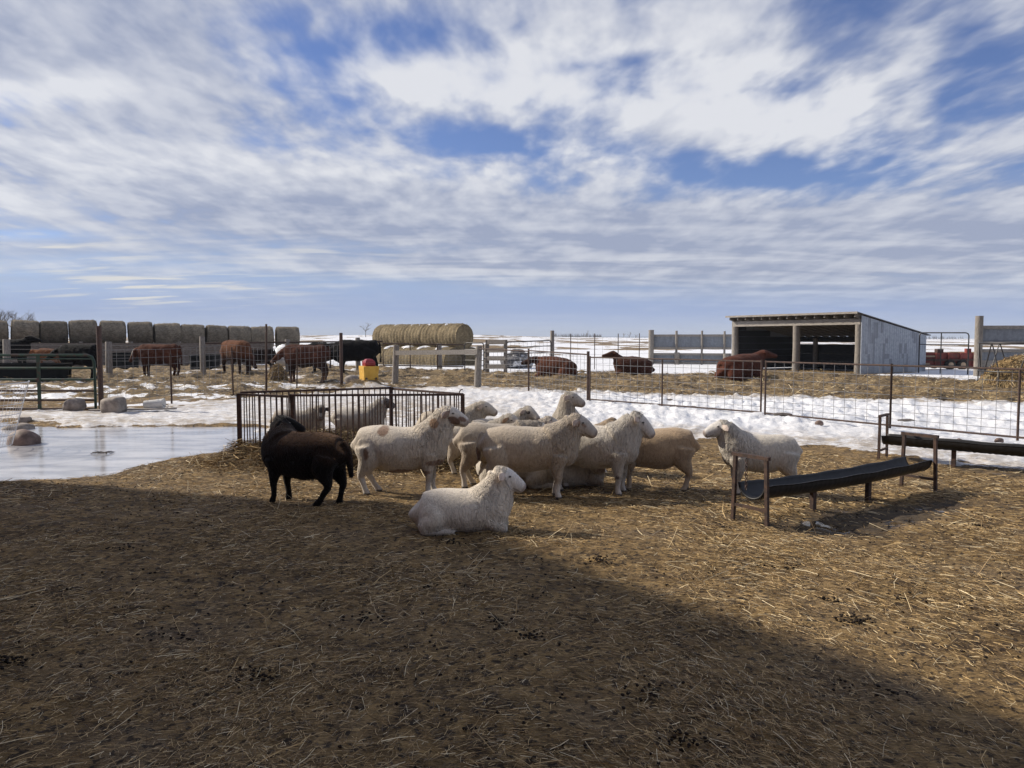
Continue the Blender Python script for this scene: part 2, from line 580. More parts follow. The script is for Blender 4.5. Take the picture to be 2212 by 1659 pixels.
M_LETTER = simple_mat('faded_decal', (0.35, 0.24, 0.16), (0.45, 0.33, 0.22), 5, 0.6, bstr=0)
M_ROCK = simple_mat('field_stone', (0.17, 0.145, 0.125), (0.33, 0.29, 0.25), 7, 0.85, bstr=0.6, bdist=0.02, detail=8)
M_ROCKDARK = simple_mat('dark_rock', (0.05, 0.05, 0.055), (0.16, 0.155, 0.16), 5, 0.85, bstr=0.6, bdist=0.04, detail=8, c3=(0.7, 0.72, 0.75), s3=2.2)
M_ROCKRED = simple_mat('red_granite', (0.10, 0.065, 0.052), (0.24, 0.17, 0.14), 6, 0.7, bstr=0.5, bdist=0.02, detail=8)
M_BUCKET = simple_mat('white_plastic', (0.45, 0.45, 0.43), (0.60, 0.60, 0.58), 5, 0.5, bstr=0)
M_TWIG = simple_mat('grey_twig', (0.06, 0.05, 0.045), (0.12, 0.10, 0.09), 10, 0.9, bstr=0)
M_BARK = simple_mat('bare_tree_bark', (0.09, 0.075, 0.066), (0.15, 0.13, 0.115), 10, 0.95, bstr=0)
M_BLUEWOOD = simple_mat('shed_back_boards', (0.012, 0.014, 0.018), (0.030, 0.033, 0.042), 5, 0.9, (0.5, 0.5, 6), bstr=0.2)  # near black, so the shed interior's shade sits in the colour
M_ROOF = simple_mat('shed_roofing', (0.09, 0.09, 0.095), (0.16, 0.155, 0.155), 4, 0.8, bstr=0.2)
M_TAG = simple_mat('yellow_ear_tag', (0.6, 0.42, 0.05), (0.7, 0.5, 0.08), 5, 0.6, bstr=0)
M_BARN = simple_mat('barn_siding', (0.20, 0.05, 0.04), (0.26, 0.075, 0.06), 3, 0.8, (3, 3, 0.4), bstr=0.2)


def make_tin(name, patches, g=1.0):
    m, T, b = base_mat(name)
    p = coord(T)
    # corrugated sheet: dull zinc with squarish darker weathered patches
    big = T.noise(p, 0.7, 3, 0.5)
    sn = T.new('ShaderNodeVectorMath', operation='SNAP')
    T.l.new(p, sn.inputs[0])
    sn.inputs[1].default_value = (0.17, 5.0, 0.46)
    wn = T.new('ShaderNodeTexWhiteNoise')
    T.l.new(sn.outputs[0], wn.inputs[0])
    sn2 = T.new('ShaderNodeVectorMath', operation='SNAP')
    T.l.new(T.vmath('ADD', p, (0.21, 0, 0.2)), sn2.inputs[0])
    sn2.inputs[1].default_value = (0.34, 5.0, 0.9)
    wn2 = T.new('ShaderNodeTexWhiteNoise')
    T.l.new(sn2.outputs[0], wn2.inputs[0])
    fine = T.noise(p, 9, 5, 0.6)
    k = T.math('MULTIPLY', T.smooth(wn.outputs[0], 0.56, 0.6), T.smooth(wn2.outputs[0], 0.30, 0.34))
    k = T.math('MULTIPLY', k, T.smooth(T.math('ADD', big, T.math('MULTIPLY', fine, 0.25)), 0.45, 0.62, 0.25, patches))
    c = T.mix(T.smooth(fine, 0.3, 0.7), (0.27 * g, 0.30 * g, 0.345 * g), (0.36 * g, 0.395 * g, 0.445 * g))
    c = T.mix(T.math('MULTIPLY', k, 0.8), c, (0.13, 0.14, 0.165))
    T.l.new(c, b.inputs['Base Color'])
    b.inputs['Metallic'].default_value = 0.25
    b.inputs['Roughness'].default_value = 0.55
    w = T.new('ShaderNodeTexWave', wave_type='BANDS', bands_direction='X')
    T.l.new(p, w.inputs[0])
    w.inputs['Scale'].default_value = 2.1
    bump(T, b, w.outputs[1], 0.35, 0.02)
    return m


M_TIN = make_tin('weathered_tin', 0.7)
M_TINBAND = make_tin('windbreak_tin', 0.45, 0.62)


def make_attr_mat(name, rough=0.85, nscale=40, var=0.35, bstr=0.0, bdist=0.01, stretch=(1, 1, 1), spec=0.3, sheen=0.0, trans=0.0):
    m, T, b = base_mat(name)
    at = T.new('ShaderNodeAttribute', attribute_name='col')
    p = T.mapping(coord(T), stretch)
    n = T.noise(p, nscale, 5, 0.65)
    k = T.smooth(n, 0.3, 0.7, 1 - var, 1 + var * 0.6)
    cc = T.new('ShaderNodeCombineColor')
    for i in range(3):
        T.l.new(k, cc.inputs[i])
    c = T.mix(1.0, at.outputs[0], cc.outputs[0], 'MULTIPLY')
    T.l.new(c, b.inputs['Base Color'])
    b.inputs['Roughness'].default_value = rough
    b.inputs['Specular IOR Level'].default_value = spec
    if sheen:
        b.inputs['Sheen Weight'].default_value = sheen
    if bstr:
        bump(T, b, n, bstr, bdist)
    return m


M_STRAW = make_attr_mat('straw', 0.6, 30, 0.25, spec=0.4)
M_HAYSTRAND = make_attr_mat('hay', 0.75, 14, 0.35, 0.5, 0.03)
M_PELLET = simple_mat('droppings', (0.012, 0.009, 0.007), (0.030, 0.022, 0.017), 60, 0.9, bstr=0, spec=.15)


def make_fleece(name, nscale, stretch, bdist, sheen=0.3, var=0.35):
    m, T, b = base_mat(name)
    at = T.new('ShaderNodeAttribute', attribute_name='col')
    p = coord(T)
    ps = T.mapping(p, stretch, (0, R(-12), 0))
    warp = T.noise(p, 6, 2, 0.5, 0, 1)
    wv = T.vmath('SCALE', T.vmath('SUBTRACT', warp, (0.5, 0.5, 0.5)))
    wv.node.inputs['Scale'].default_value = 0.5
    ps = T.vmath('ADD', ps, wv)
    n = T.noise(ps, nscale, 4, 0.6, 0.6)
    nf = T.noise(T.mapping(p, (1, 1, 0.35), (0, R(-18), 0)), 75, 3, 0.65)
    st = T.noise(T.mapping(ps, (1, 1, 0.6)), nscale * 1.6, 3, 0.6)
    big = T.noise(p, 4.5, 3, 0.5)
    k = T.math('ADD', T.smooth(big, 0.3, 0.7, 1 - var * 0.35, 1 + var * 0.15), T.math('MULTIPLY', T.smooth(n, 0.28, 0.5, -var * 0.95, 0.0), at.outputs['Alpha']))  # second term darkens the coat folds, shade put into the colour
    k = T.math('ADD', k, T.smooth(nf, 0.3, 0.7, -0.13, 0.07))
    k = T.math('ADD', k, T.smooth(st, 0.3, 0.65, -0.12, 0.05))
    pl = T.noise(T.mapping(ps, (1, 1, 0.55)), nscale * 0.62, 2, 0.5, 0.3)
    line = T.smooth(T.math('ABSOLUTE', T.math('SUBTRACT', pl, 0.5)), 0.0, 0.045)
    k = T.math('SUBTRACT', k, T.math('MULTIPLY', T.math('MULTIPLY', T.math('SUBTRACT', 1.0, line), at.outputs['Alpha']), 0.13))  # thin crease lines darkened as well, painted shading between the folds
    cc = T.new('ShaderNodeCombineColor')
    for i in range(3):
        T.l.new(k, cc.inputs[i])
    c = T.mix(1.0, at.outputs[0], cc.outputs[0], 'MULTIPLY')
    T.l.new(c, b.inputs['Base Color'])
    b.inputs['Roughness'].default_value = 0.95
    b.inputs['Specular IOR Level'].default_value = 0.12
    b.inputs['Sheen Weight'].default_value = sheen
    # the alpha of the attribute says how woolly the place is
    h = T.math('ADD', T.math('MULTIPLY', T.math('ADD', n, T.math('MULTIPLY', line, 0.35)), at.outputs['Alpha']), T.math('ADD', T.math('MULTIPLY', nf, 0.17), T.math('MULTIPLY', st, 0.15)))
    bump(T, b, h, 0.9, bdist)
    return m


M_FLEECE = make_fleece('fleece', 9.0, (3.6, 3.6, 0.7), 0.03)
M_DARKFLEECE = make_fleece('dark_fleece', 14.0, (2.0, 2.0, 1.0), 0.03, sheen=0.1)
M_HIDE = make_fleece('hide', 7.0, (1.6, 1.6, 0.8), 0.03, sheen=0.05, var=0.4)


def make_bale_mat():
    m, T, b = base_mat('hay_bale')
    p = coord(T)
    at = T.new('ShaderNodeAttribute', attribute_name='col')
    n = T.noise(T.mapping(p, (0.6, 1, 1)), 16, 6, 0.7, 0.6)
    n2 = T.noise(p, 2.0, 4, 0.6)
    k = T.math('ADD', T.smooth(n, 0.3, 0.7, 0.62, 1.25), T.smooth(n2, 0.35, 0.65, -0.18, 0.12))
    cc = T.new('ShaderNodeCombineColor')
    for i in range(3):
        T.l.new(k, cc.inputs[i])
    T.l.new(T.mix(1.0, at.outputs[0], cc.outputs[0], 'MULTIPLY'), b.inputs['Base Color'])
    b.inputs['Roughness'].default_value = 0.95
    b.inputs['Specular IOR Level'].default_value = 0.15
    bump(T, b, n, 0.9, 0.06)
    return m


M_BALE = make_bale_mat()


def make_snow_mat():
    m, T, b = base_mat('snow')
    p = coord(T)
    n = T.noise(p, 12, 6, 0.65)
    T.l.new(T.mix(T.smooth(n, 0.3, 0.7), (0.74, 0.76, 0.80), (0.86, 0.87, 0.89)), b.inputs['Base Color'])
    b.inputs['Roughness'].default_value = 0.7
    bump(T, b, n, 0.6, 0.03)
    return m


M_SNOW = make_snow_mat()


def make_ground_mat():
    m, T, b = base_mat('ground')
    p = coord(T)
    at = T.new('ShaderNodeAttribute', attribute_name='zone')
    sp = T.new('ShaderNodeSeparateColor')
    T.l.new(at.outputs[0], sp.inputs[0])
    snow, yard, wet = sp.outputs
    dirt = at.outputs['Alpha']
    # bedding pack: matted straw over dung
    nb = T.noise(p, 0.9, 4, 0.55)
    nm = T.noise(p, 6.0, 5, 0.62)
    fibA = T.noise(T.mapping(p, (1.0, 7.0, 1), (0, 0, R(38))), 20, 5, 0.65, 0.7)
    fibB = T.noise(T.mapping(p, (1.0, 7.0, 1), (0, 0, R(-40))), 22, 5, 0.65, 0.7)
    fib = T.math('MAXIMUM', fibA, fibB)
    spots = T.noise(p, 22.0, 3, 0.5)
    f = T.math('ADD', T.math('MULTIPLY', fib, 0.7), T.math('MULTIPLY', nm, 0.45))
    f = T.math('ADD', f, T.math('MULTIPLY', nb, 0.25))
    straw = T.mix(T.smooth(f, 0.58, 0.92), (0.048, 0.028, 0.012), (0.45, 0.30, 0.125))
    straw = T.mix(T.smooth(nb, 0.50, 0.68), straw, T.mix(T.smooth(fib, 0.45, 0.7), (0.088, 0.060, 0.034), (0.37, 0.265, 0.145)))
    straw = T.mix(T.smooth(spots, 0.54, 0.63, 0.0, 0.88), straw, (0.026, 0.018, 0.012))
    # cow yard: clumps of hay and manure
    ym = T.noise(T.mapping(p, (1, 1, 1)), 1.7, 6, 0.65)
    yc = T.mix(T.smooth(ym, 0.36, 0.62), (0.042, 0.029, 0.019), (0.245, 0.175, 0.090))
    yc = T.mix(T.smooth(fib, 0.5, 0.75, 0.0, 0.5), yc, (0.32, 0.25, 0.14))
    ground = T.mix(yard, straw, yc)
    # wet mud
    ground = T.mix(T.math('MULTIPLY', wet, 0.75), ground, (0.045, 0.036, 0.028))
    # snow
    sn_n = T.noise(p, 5.0, 7, 0.65)
    sn_c = T.mix(T.smooth(sn_n, 0.3, 0.7), (0.72, 0.74, 0.78), (0.86, 0.87, 0.89))
    crust = T.noise(T.mapping(p, (1, 1, 1)), 9.0, 5, 0.7)
    sn_c = T.mix(T.smooth(crust, 0.50, 0.68, 0.0, 0.55), sn_c, (0.52, 0.53, 0.55))
    dn = T.math('MULTIPLY', dirt, T.smooth(T.noise(p, 3.4, 7, 0.75), 0.34, 0.58))
    sn_c = T.mix(dn, sn_c, (0.33, 0.265, 0.185))
    edge = T.math('ADD', snow, T.math('MULTIPLY', T.math('SUBTRACT', T.noise(p, 4.0, 7, 0.72), 0.5), 1.3))
    sfac = T.math('MULTIPLY', T.smooth(edge, 0.38, 0.56), T.smooth(snow, 0.02, 0.12))
    c = T.mix(sfac, ground, sn_c)
    T.l.new(c, b.inputs['Base Color'])
    rg = T.mix(sfac, (0.95, 0.95, 0.95), (0.62, 0.62, 0.62))
    pud = T.math('MULTIPLY', wet, T.smooth(T.noise(p, 1.9, 3, 0.5), 0.56, 0.62))
    rg = T.mix(pud, rg, (0.08, 0.08, 0.08))
    T.l.new(rg, b.inputs['Roughness'])
    b.inputs['Specular IOR Level'].default_value = 0.35
    hgt = T.math('ADD', T.math('MULTIPLY', f, 0.6), T.math('MULTIPLY', T.math('ADD', sn_n, crust), 0.7))
    hgt = T.math('MULTIPLY', hgt, T.math('SUBTRACT', 1.0, pud))
    bump(T, b, hgt, 0.9, 0.04)
    return m


M_GROUND = make_ground_mat()


def make_ice_mat():
    m, T, b = base_mat('ice')
    p = coord(T)
    n = T.noise(T.mapping(p, (0.55, 1.4, 1)), 1.6, 6, 0.6)
    nf = T.noise(T.mapping(p, (0.6, 1.8, 1)), 7, 5, 0.65)
    c = T.mix(T.smooth(n, 0.35, 0.65), (0.32, 0.33, 0.36), (0.58, 0.585, 0.61))
    T.l.new(c, b.inputs['Base Color'])
    T.l.new(T.smooth(T.math('ADD', T.math('MULTIPLY', n, 0.7), T.math('MULTIPLY', nf, 0.3)), 0.40, 0.62, 0.02, 0.15), b.inputs['Roughness'])
    b.inputs['IOR'].default_value = 1.33
    b.inputs['Specular IOR Level'].default_value = 0.6
    bump(T, b, nf, 0.10, 0.02)
    return m


M_ICE = make_ice_mat()


# ------------------------------------------------------------------ ground sheet
def build_ground():
    nr = 820
    rad = np.concatenate([[0.02, 0.6], 1.3 * np.exp(np.linspace(0, math.log(5200 / 1.3), nr))])
    fine = np.linspace(-46, 46, 760)
    coarse = np.linspace(46, 314, 90)[1:-1]
    ang = np.radians(np.concatenate([fine, coarse]))
    na = len(ang)
    RR, AA = np.meshgrid(rad, ang, indexing='ij')
    X = RR * np.sin(AA)
    Y = RR * np.cos(AA)
    zz = zones(X.ravel(), Y.ravel())
    Z = height(X.ravel(), Y.ravel(), zz)
    V = np.stack([X.ravel(), Y.ravel(), Z], 1)
    i = np.arange(len(rad) - 1)[:, None] * na
    j = np.arange(na)[None, :]
    j2 = (j + 1) % na
    q = np.stack([(i + j).ravel(), (i + na + j).ravel(), (i + na + j2).ravel(), (i + j2).ravel()], 1)
    q = q[:, ::-1]
    me = mesh_from_arrays('ground', V, [q], np.stack([zz[0], zz[1], zz[2], zz[3]], 1), True, 'zone')
    link('ground', me, M_GROUND, kind='structure')


build_ground()


def build_ice():
    xs = np.linspace(-12.5, -3.0, 120)
    ys = np.linspace(7.4, 16.5, 120)
    X, Y = np.meshgrid(xs, ys, indexing='ij')
    sd = poly_sd(X.ravel(), Y.ravel(), ICE)
    Z = np.full(X.size, -0.028)
    V = np.stack([X.ravel(), Y.ravel(), Z], 1)
    na = len(ys)
    i = np.arange(len(xs) - 1)[:, None] * na
    j = np.arange(na - 1)[None, :]
    q = np.stack([(i + j).ravel(), (i + na + j).ravel(), (i + na + j + 1).ravel(), (i + j + 1).ravel()], 1)
    keep = (sd[q] > -0.5).all(1)
    q = q[keep]
    me = mesh_from_arrays('frozen_puddle', V, [q], None, True)
    link('frozen_puddle', me, M_ICE, kind='structure')


build_ice()


# ------------------------------------------------------------------ loose straw and droppings
def strands(P, yaw, L, W, pitch, bend, cols, twist=None):
    """flat three-point blades; all arguments arrays"""
    n = len(P)
    dirv = np.stack([np.cos(yaw) * np.cos(pitch), np.sin(yaw) * np.cos(pitch), np.sin(pitch)], 1)
    side = np.stack([-np.sin(yaw), np.cos(yaw), np.zeros(n)], 1)
    if twist is not None:
        up = np.cross(dirv, side)
        side = side * np.cos(twist)[:, None] + up * np.sin(twist)[:, None]
    V = np.zeros((n, 6, 3))
    for k, t in enumerate((-0.5, 0.0, 0.5)):
        c = P + dirv * (L * t)[:, None]
        off = np.stack([-np.sin(yaw), np.cos(yaw), np.zeros(n)], 1) * (bend * (0.25 - t * t) * 4)[:, None]
        c = c + off
        c[:, 2] += (0.25 - t * t) * L * 0.06
        V[:, 2 * k] = c - side * (W / 2)[:, None]
        V[:, 2 * k + 1] = c + side * (W / 2)[:, None]
    base = np.arange(n)[:, None] * 6
    q1 = base + np.array([0, 2, 3, 1])
    q2 = base + np.array([2, 4, 5, 3])
    C = np.repeat(cols[:, None, :], 6, 1).reshape(-1, 3)
    return V.reshape(-1, 3), np.concatenate([q1, q2]), C


def straw_colours(n, rng, dull=0.5):
    a = np.array([0.56, 0.40, 0.19]); b = np.array([0.31, 0.205, 0.09]); c = np.array([0.12, 0.082, 0.045]); e = np.array([0.72, 0.60, 0.38])
    t = rng.random(n)
    hi_ = 0.93 if dull > .3 else 0.55
    col = np.where((t < dull)[:, None], b, a)
    col = np.where((t < dull * 0.45)[:, None], c, col)
    col = np.where((t > hi_)[:, None], e, col)
    return col * (0.75 + 0.5 * rng.random((n, 1)))


def build_straw():
    rng = np.random.default_rng(5)
    Vs, Fs, Cs, off = [], [], [], 0
    for r0, r1, den, lmin, lmax, w in ((1.6, 4.5, 7000, 0.015, 0.075, 0.0018), (4.5, 7.5, 3400, 0.02, 0.09, 0.0024), (7.5, 11.5, 1100, 0.03, 0.11, 0.0036),
                                       (1.6, 5.0, 260, 0.03, 0.17, 0.0024), (5.0, 11.0, 85, 0.07, 0.22, 0.0032), (12.5, 30.0, 16, 0.08, 0.26, 0.010)):
        half = R(43)
        n = int(half * (r1 * r1 - r0 * r0) * den)
        r = np.sqrt(r0 * r0 + rng.random(n) * (r1 * r1 - r0 * r0))
        a = (rng.random(n) * 2 - 1) * half
        x, y = r * np.sin(a), r * np.cos(a)
        zz = zones(x, y)
        icei = poly_sd(x, y, ICE)
        dens = 0.28 + 0.72 * sstep(0.35, 0.62, fbm(x * 1.3, y * 1.3, 91, 4))
        keep = (zz[0] < 0.35) & (icei < 0.02) & (rng.random(n) < dens * (1 - 0.7 * zz[2]))
        x, y = x[keep], y[keep]
        n = len(x)
        z = height(x, y) + 0.006 + 0.010 * rng.random(n) * (0.5 + r1 / 14)
        P = np.stack([x, y, z], 1)
        swirl = (fbm(x * 0.5, y * 0.5, 15, 3) - 0.5) * 5.0
        lean = sstep(-0.8, 0.8, x - 0.1 * y + (fbm(x * .6, y * .6, 19, 3) - .5) * 3)
        yaw = swirl * .35 + R(38) * (1 - lean) + R(-50) * lean + rng.normal(0, 1, n) * (0.85 - .35 * lean)
        yaw = np.where(rng.random(n) < .22, rng.random(n) * 6.28, yaw)
        L = lmin + (lmax - lmin) * rng.random(n) ** 1.8
        W = w * (0.6 + 0.8 * rng.random(n))
        pit_ = rng.normal(0, 0.10, n)
        if lmax > .12:
            pit_ = np.where(rng.random(n) < .3, rng.normal(0, .5, n), pit_)
            P[:, 2] += np.abs(np.sin(pit_)) * L * .42
        V, F, C = strands(P, yaw, L, W, pit_, rng.normal(0, 0.05, n) * L, straw_colours(n, rng, 0.62 if lmax < 0.12 else 0.25), rng.normal(0, 0.7, n))
        Vs.append(V); Fs.append(F + off); Cs.append(C)
        off += len(V)
    me = mesh_from_arrays('loose_straw', np.concatenate(Vs), [np.concatenate(Fs)], np.concatenate(Cs), False)
    o = link('loose_straw', me, M_STRAW, kind='stuff')
    tag(o, 'loose golden and brown straw stems strewn over the trampled bedding', 'straw')


build_straw()


def build_pellets():
    rng = np.random.default_rng(8)
    ph = (1 + 5 ** 0.5) / 2
    iv = np.array([(-1, ph, 0), (1, ph, 0), (-1, -ph, 0), (1, -ph, 0), (0, -1, ph), (0, 1, ph), (0, -1, -ph), (0, 1, -ph), (ph, 0, -1), (ph, 0, 1), (-ph, 0, -1), (-ph, 0, 1)]) / 1.9
    it = np.array([(0, 11, 5), (0, 5, 1), (0, 1, 7), (0, 7, 10), (0, 10, 11), (1, 5, 9), (5, 11, 4), (11, 10, 2), (10, 7, 6), (7, 1, 8), (3, 9, 4), (3, 4, 2), (3, 2, 6), (3, 6, 8), (3, 8, 9), (4, 9, 5), (2, 4, 11), (6, 2, 10), (8, 6, 7), (9, 8, 1)])
    pts = []
    piles = [(555, 1468, 60), (20, 1432, 60), (1305, 1215, 70), (1845, 1345, 80), (1790, 1300, 30), (1700, 1225, 26), (1560, 1245, 18), (265, 1185, 40),
             (1400, 1500, 40), (1470, 1605, 40), (1080, 1010, 10), (1940, 1290, 22), (1075, 1350, 34), (800, 1340, 30), (1155, 1380, 30), (980, 1175, 30), (360, 1380, 26), (2120, 1140, 40), (1545, 1140, 26), (1840, 1490, 16), (1920, 1500, 14), (930, 1270, 20)]
    for px, py, n in [(a_, b_, int(c_ * .6)) for a_, b_, c_ in piles]:
        c = G(px, py)
        s = 0.035 + 0.022 * rng.random()
        for _ in range(n):
            pts.append((c.x + rng.normal(0, s * 1.3), c.y + rng.normal(0, s), rng.random() * 0.014))
    n = 2600
    r = np.sqrt(4 + rng.random(n) * 110)
    a = (rng.random(n) * 2 - 1) * R(42)
    x, y = r * np.sin(a), r * np.cos(a)
    ok = (poly_sd(x, y, ICE) < -0.1) & (zones(x, y)[0] < 0.2) & (fbm(x * 0.8, y * 0.8, 33, 3) > 0.42)
    for q in np.stack([x, y], 1)[ok]:
        pts.append((q[0], q[1], 0.0))
    pts = np.array(pts)
    n = len(pts)
    z = height(pts[:, 0], pts[:, 1]) + pts[:, 2] + 0.008
    sz = 0.0055 + 0.004 * rng.random(n)
    ax = rng.random(n) * 6.28
    st = 1.0 + 0.7 * rng.random(n)
    v = np.repeat(iv[None], n, 0) * sz[:, None, None]
    v[:, :, 0] *= st[:, None]
    v[:, :, 2] *= 0.75
    c, s = np.cos(ax)[:, None], np.sin(ax)[:, None]
    vx = v[:, :, 0] * c - v[:, :, 1] * s + pts[:, 0][:, None]
    vy = v[:, :, 0] * s + v[:, :, 1] * c + pts[:, 1][:, None]
    vz = v[:, :, 2] + z[:, None]
    V = np.stack([vx, vy, vz], 2).reshape(-1, 3)
    F = (it[None] + (np.arange(n) * 12)[:, None, None]).reshape(-1, 3)
    o = link('sheep_droppings', mesh_from_arrays('sheep_droppings', V, [F], None, True), M_PELLET, kind='stuff')
    tag(o, 'dark sheep droppings scattered in piles over the straw', 'droppings')


build_pellets()


# yard clumps: heaps of trodden hay as many stiff tufts
def build_yard_litter():
    rng = np.random.default_rng(18)
    n = 110000
    y = 12.5 + 26 * rng.random(n) ** 1.2
    x = (rng.random(n) * 2 - 1) * 0.74 * y
    zz = zones(x, y)
    keep = (zz[0] < 0.4) & (zz[1] > 0.6) & (fbm(x * 1.7, y * 1.7, 41, 4) + rng.normal(0, 0.05, n) > 0.47) & (poly_sd(x, y, ICE) < -0.3)
    x, y = x[keep], y[keep]
    n = len(x)
    P = np.stack([x, y, height(x, y) + 0.02 + 0.03 * rng.random(n)], 1)
    cols = straw_colours(n, rng, 0.6) * np.array([0.85, 0.86, 0.84])
    V, F, C = strands(P, rng.random(n) * 6.28, 0.05 + 0.14 * rng.random(n), 0.005 + 0.008 * rng.random(n), rng.normal(0.0, 0.22, n), rng.normal(0, 0.03, n), cols, rng.normal(0, 0.8, n))
    o = link('trodden_hay', mesh_from_arrays('trodden_hay', V, [F], C, False), M_STRAW, kind='stuff')
    tag(o, 'tufts of trodden hay and manure covering the cattle yard', 'hay litter')


build_yard_litter()


# ------------------------------------------------------------------ animals
def catmull(A, sub):
    A = np.asarray(A, float)
    n = len(A)
    if n < 3:
        t = np.linspace(0, 1, sub + 1)[:, None]
        return A[0] * (1 - t) + A[-1] * t
    P = np.vstack([2 * A[0] - A[1], A, 2 * A[-1] - A[-2]])
    out = []
    for i in range(n - 1):
        p0, p1, p2, p3 = P[i], P[i + 1], P[i + 2], P[i + 3]
        for k in range(sub):
            t = k / sub
            out.append(0.5 * ((2 * p1) + (-p0 + p2) * t + (2 * p0 - 5 * p1 + 4 * p2 - p3) * t * t + (-p0 + 3 * p1 - 3 * p2 + p3) * t ** 3))
    out.append(A[-1])
    return np.array(out)


class Body:
    def __init__(self):
        self.V, self.F3, self.F4 = [], [], []
        self.n = 0
        self.sk = []          # (centre, radius, part id, t)

    def loft(self, rings, side=(0, 1, 0), part=0, seg=20, sub=4):
        """ring = (x, y, z, half width, half up, half down)"""
        A = catmull(rings, sub)
        A[:, 3:] = np.maximum(A[:, 3:], 0.004)
        C = A[:, :3]
        m = len(C)
        T = np.gradient(C, axis=0)
        T /= np.linalg.norm(T, axis=1)[:, None] + 1e-9
        side = np.asarray(side, float)
        S = side[None] - T * (T @ side)[:, None]
        S /= np.linalg.norm(S, axis=1)[:, None] + 1e-9
        U = np.cross(T, S)
        th = np.linspace(0, 2 * np.pi, seg, endpoint=False)
        ct, st = np.cos(th), np.sin(th)
        hv = np.where(st[None] > 0, A[:, 4][:, None], A[:, 5][:, None])
        V = C[:, None] + S[:, None] * (A[:, 3][:, None] * ct[None])[:, :, None] + U[:, None] * (hv * st[None])[:, :, None]
        V = V.reshape(-1, 3)
        i = np.arange(m - 1)[:, None] * seg
        j = np.arange(seg)[None]
        j2 = (j + 1) % seg
        q = np.stack([(i + j).ravel(), (i + j2).ravel(), (i + seg + j2).ravel(), (i + seg + j).ravel()], 1)
        # caps
        Vc = np.vstack([V, C[0] - T[0] * 0.002, C[-1] + T[-1] * 0.002])
        jj = np.arange(seg)
        c0 = np.stack([(jj + 1) % seg, jj, np.full(seg, m * seg)], 1)
        b = (m - 1) * seg
        c1 = np.stack([b + jj, b + (jj + 1) % seg, np.full(seg, m * seg + 1)], 1)
        self.V.append(Vc)
        self.F4.append(q + self.n)
        self.F3.append(np.vstack([c0, c1]) + self.n)
        self.n += len(Vc)
        r = (A[:, 3] + 0.5 * (A[:, 4] + A[:, 5])) / 2
        t = np.linspace(0, 1, m)
        self.sk.append((C, r, np.full(m, part), t))
        return self

    def ball(self, c, r, part=9):
        c = np.asarray(c, float)
        k = np.linspace(-1, 1, 7)
        rings = [(c[0] + r * q, c[1], c[2], r * max(0.05, math.sqrt(max(0, 1 - q * q))), r * max(0.05, math.sqrt(max(0, 1 - q * q))), r * max(0.05, math.sqrt(max(0, 1 - q * q)))) for q in k]
        return self.loft(rings, part=part, seg=10, sub=1)

    def remesh(self, voxel, smooth_it=3):
        V = np.concatenate(self.V)
        me = mesh_from_arrays('tmp', V, [np.concatenate(self.F4), np.concatenate(self.F3)], None, True)
        o = bpy.data.objects.new('tmp', me)
        COL.objects.link(o)
        md = o.modifiers.new('r', 'REMESH')
        md.mode = 'VOXEL'
        md.voxel_size = voxel
        md.use_smooth_shade = True
        if smooth_it:
            ms = o.modifiers.new('s', 'SMOOTH')
            ms.factor = 0.5
            ms.iterations = smooth_it
        dg = bpy.context.evaluated_depsgraph_get()
        dg.update()
        ev = o.evaluated_get(dg)
        m2 = ev.to_mesh()
        nv, nl, nf = len(m2.vertices), len(m2.loops), len(m2.polygons)
        co = np.zeros(nv * 3); m2.vertices.foreach_get('co', co)
        no = np.zeros(nv * 3); m2.vertices.foreach_get('normal', no)
        lv = np.zeros(nl, np.int32); m2.loops.foreach_get('vertex_index', lv)
        lt = np.zeros(nf, np.int32); m2.polygons.foreach_get('loop_total', lt)
        ev.to_mesh_clear()
        bpy.data.objects.remove(o)
        bpy.data.meshes.remove(me)
        ls = np.concatenate([[0], np.cumsum(lt)[:-1]])
        f4 = np.stack([lv[ls[lt == 4] + k] for k in range(4)], 1) if (lt == 4).any() else np.zeros((0, 4), int)
        f3 = np.stack([lv[ls[lt == 3] + k] for k in range(3)], 1) if (lt == 3).any() else np.zeros((0, 3), int)
        return co.reshape(-1, 3), no.reshape(-1, 3), f4, f3

    def classify(self, P):
        C = np.concatenate([s[0] for s in self.sk])
        r = np.concatenate([s[1] for s in self.sk])
        part = np.concatenate([s[2] for s in self.sk])
        t = np.concatenate([s[3] for s in self.sk])
        out_p = np.zeros(len(P), int)
        out_t = np.zeros(len(P))
        for a in range(0, len(P), 4000):
            d = np.linalg.norm(P[a:a + 4000, None] - C[None], axis=2) / r[None]
            k = d.argmin(1)
            out_p[a:a + 4000] = part[k]
            out_t[a:a + 4000] = t[k]
        return out_p, out_t


TRUNK, NECK, HEAD, LEG, EAR, TAIL, EYE = 0, 1, 2, 3, 4, 5, 9


def rotz2(v, a):
    c, s = math.cos(a), math.sin(a)
    return (v[0] * c - v[1] * s, v[0] * s + v[1] * c, v[2])


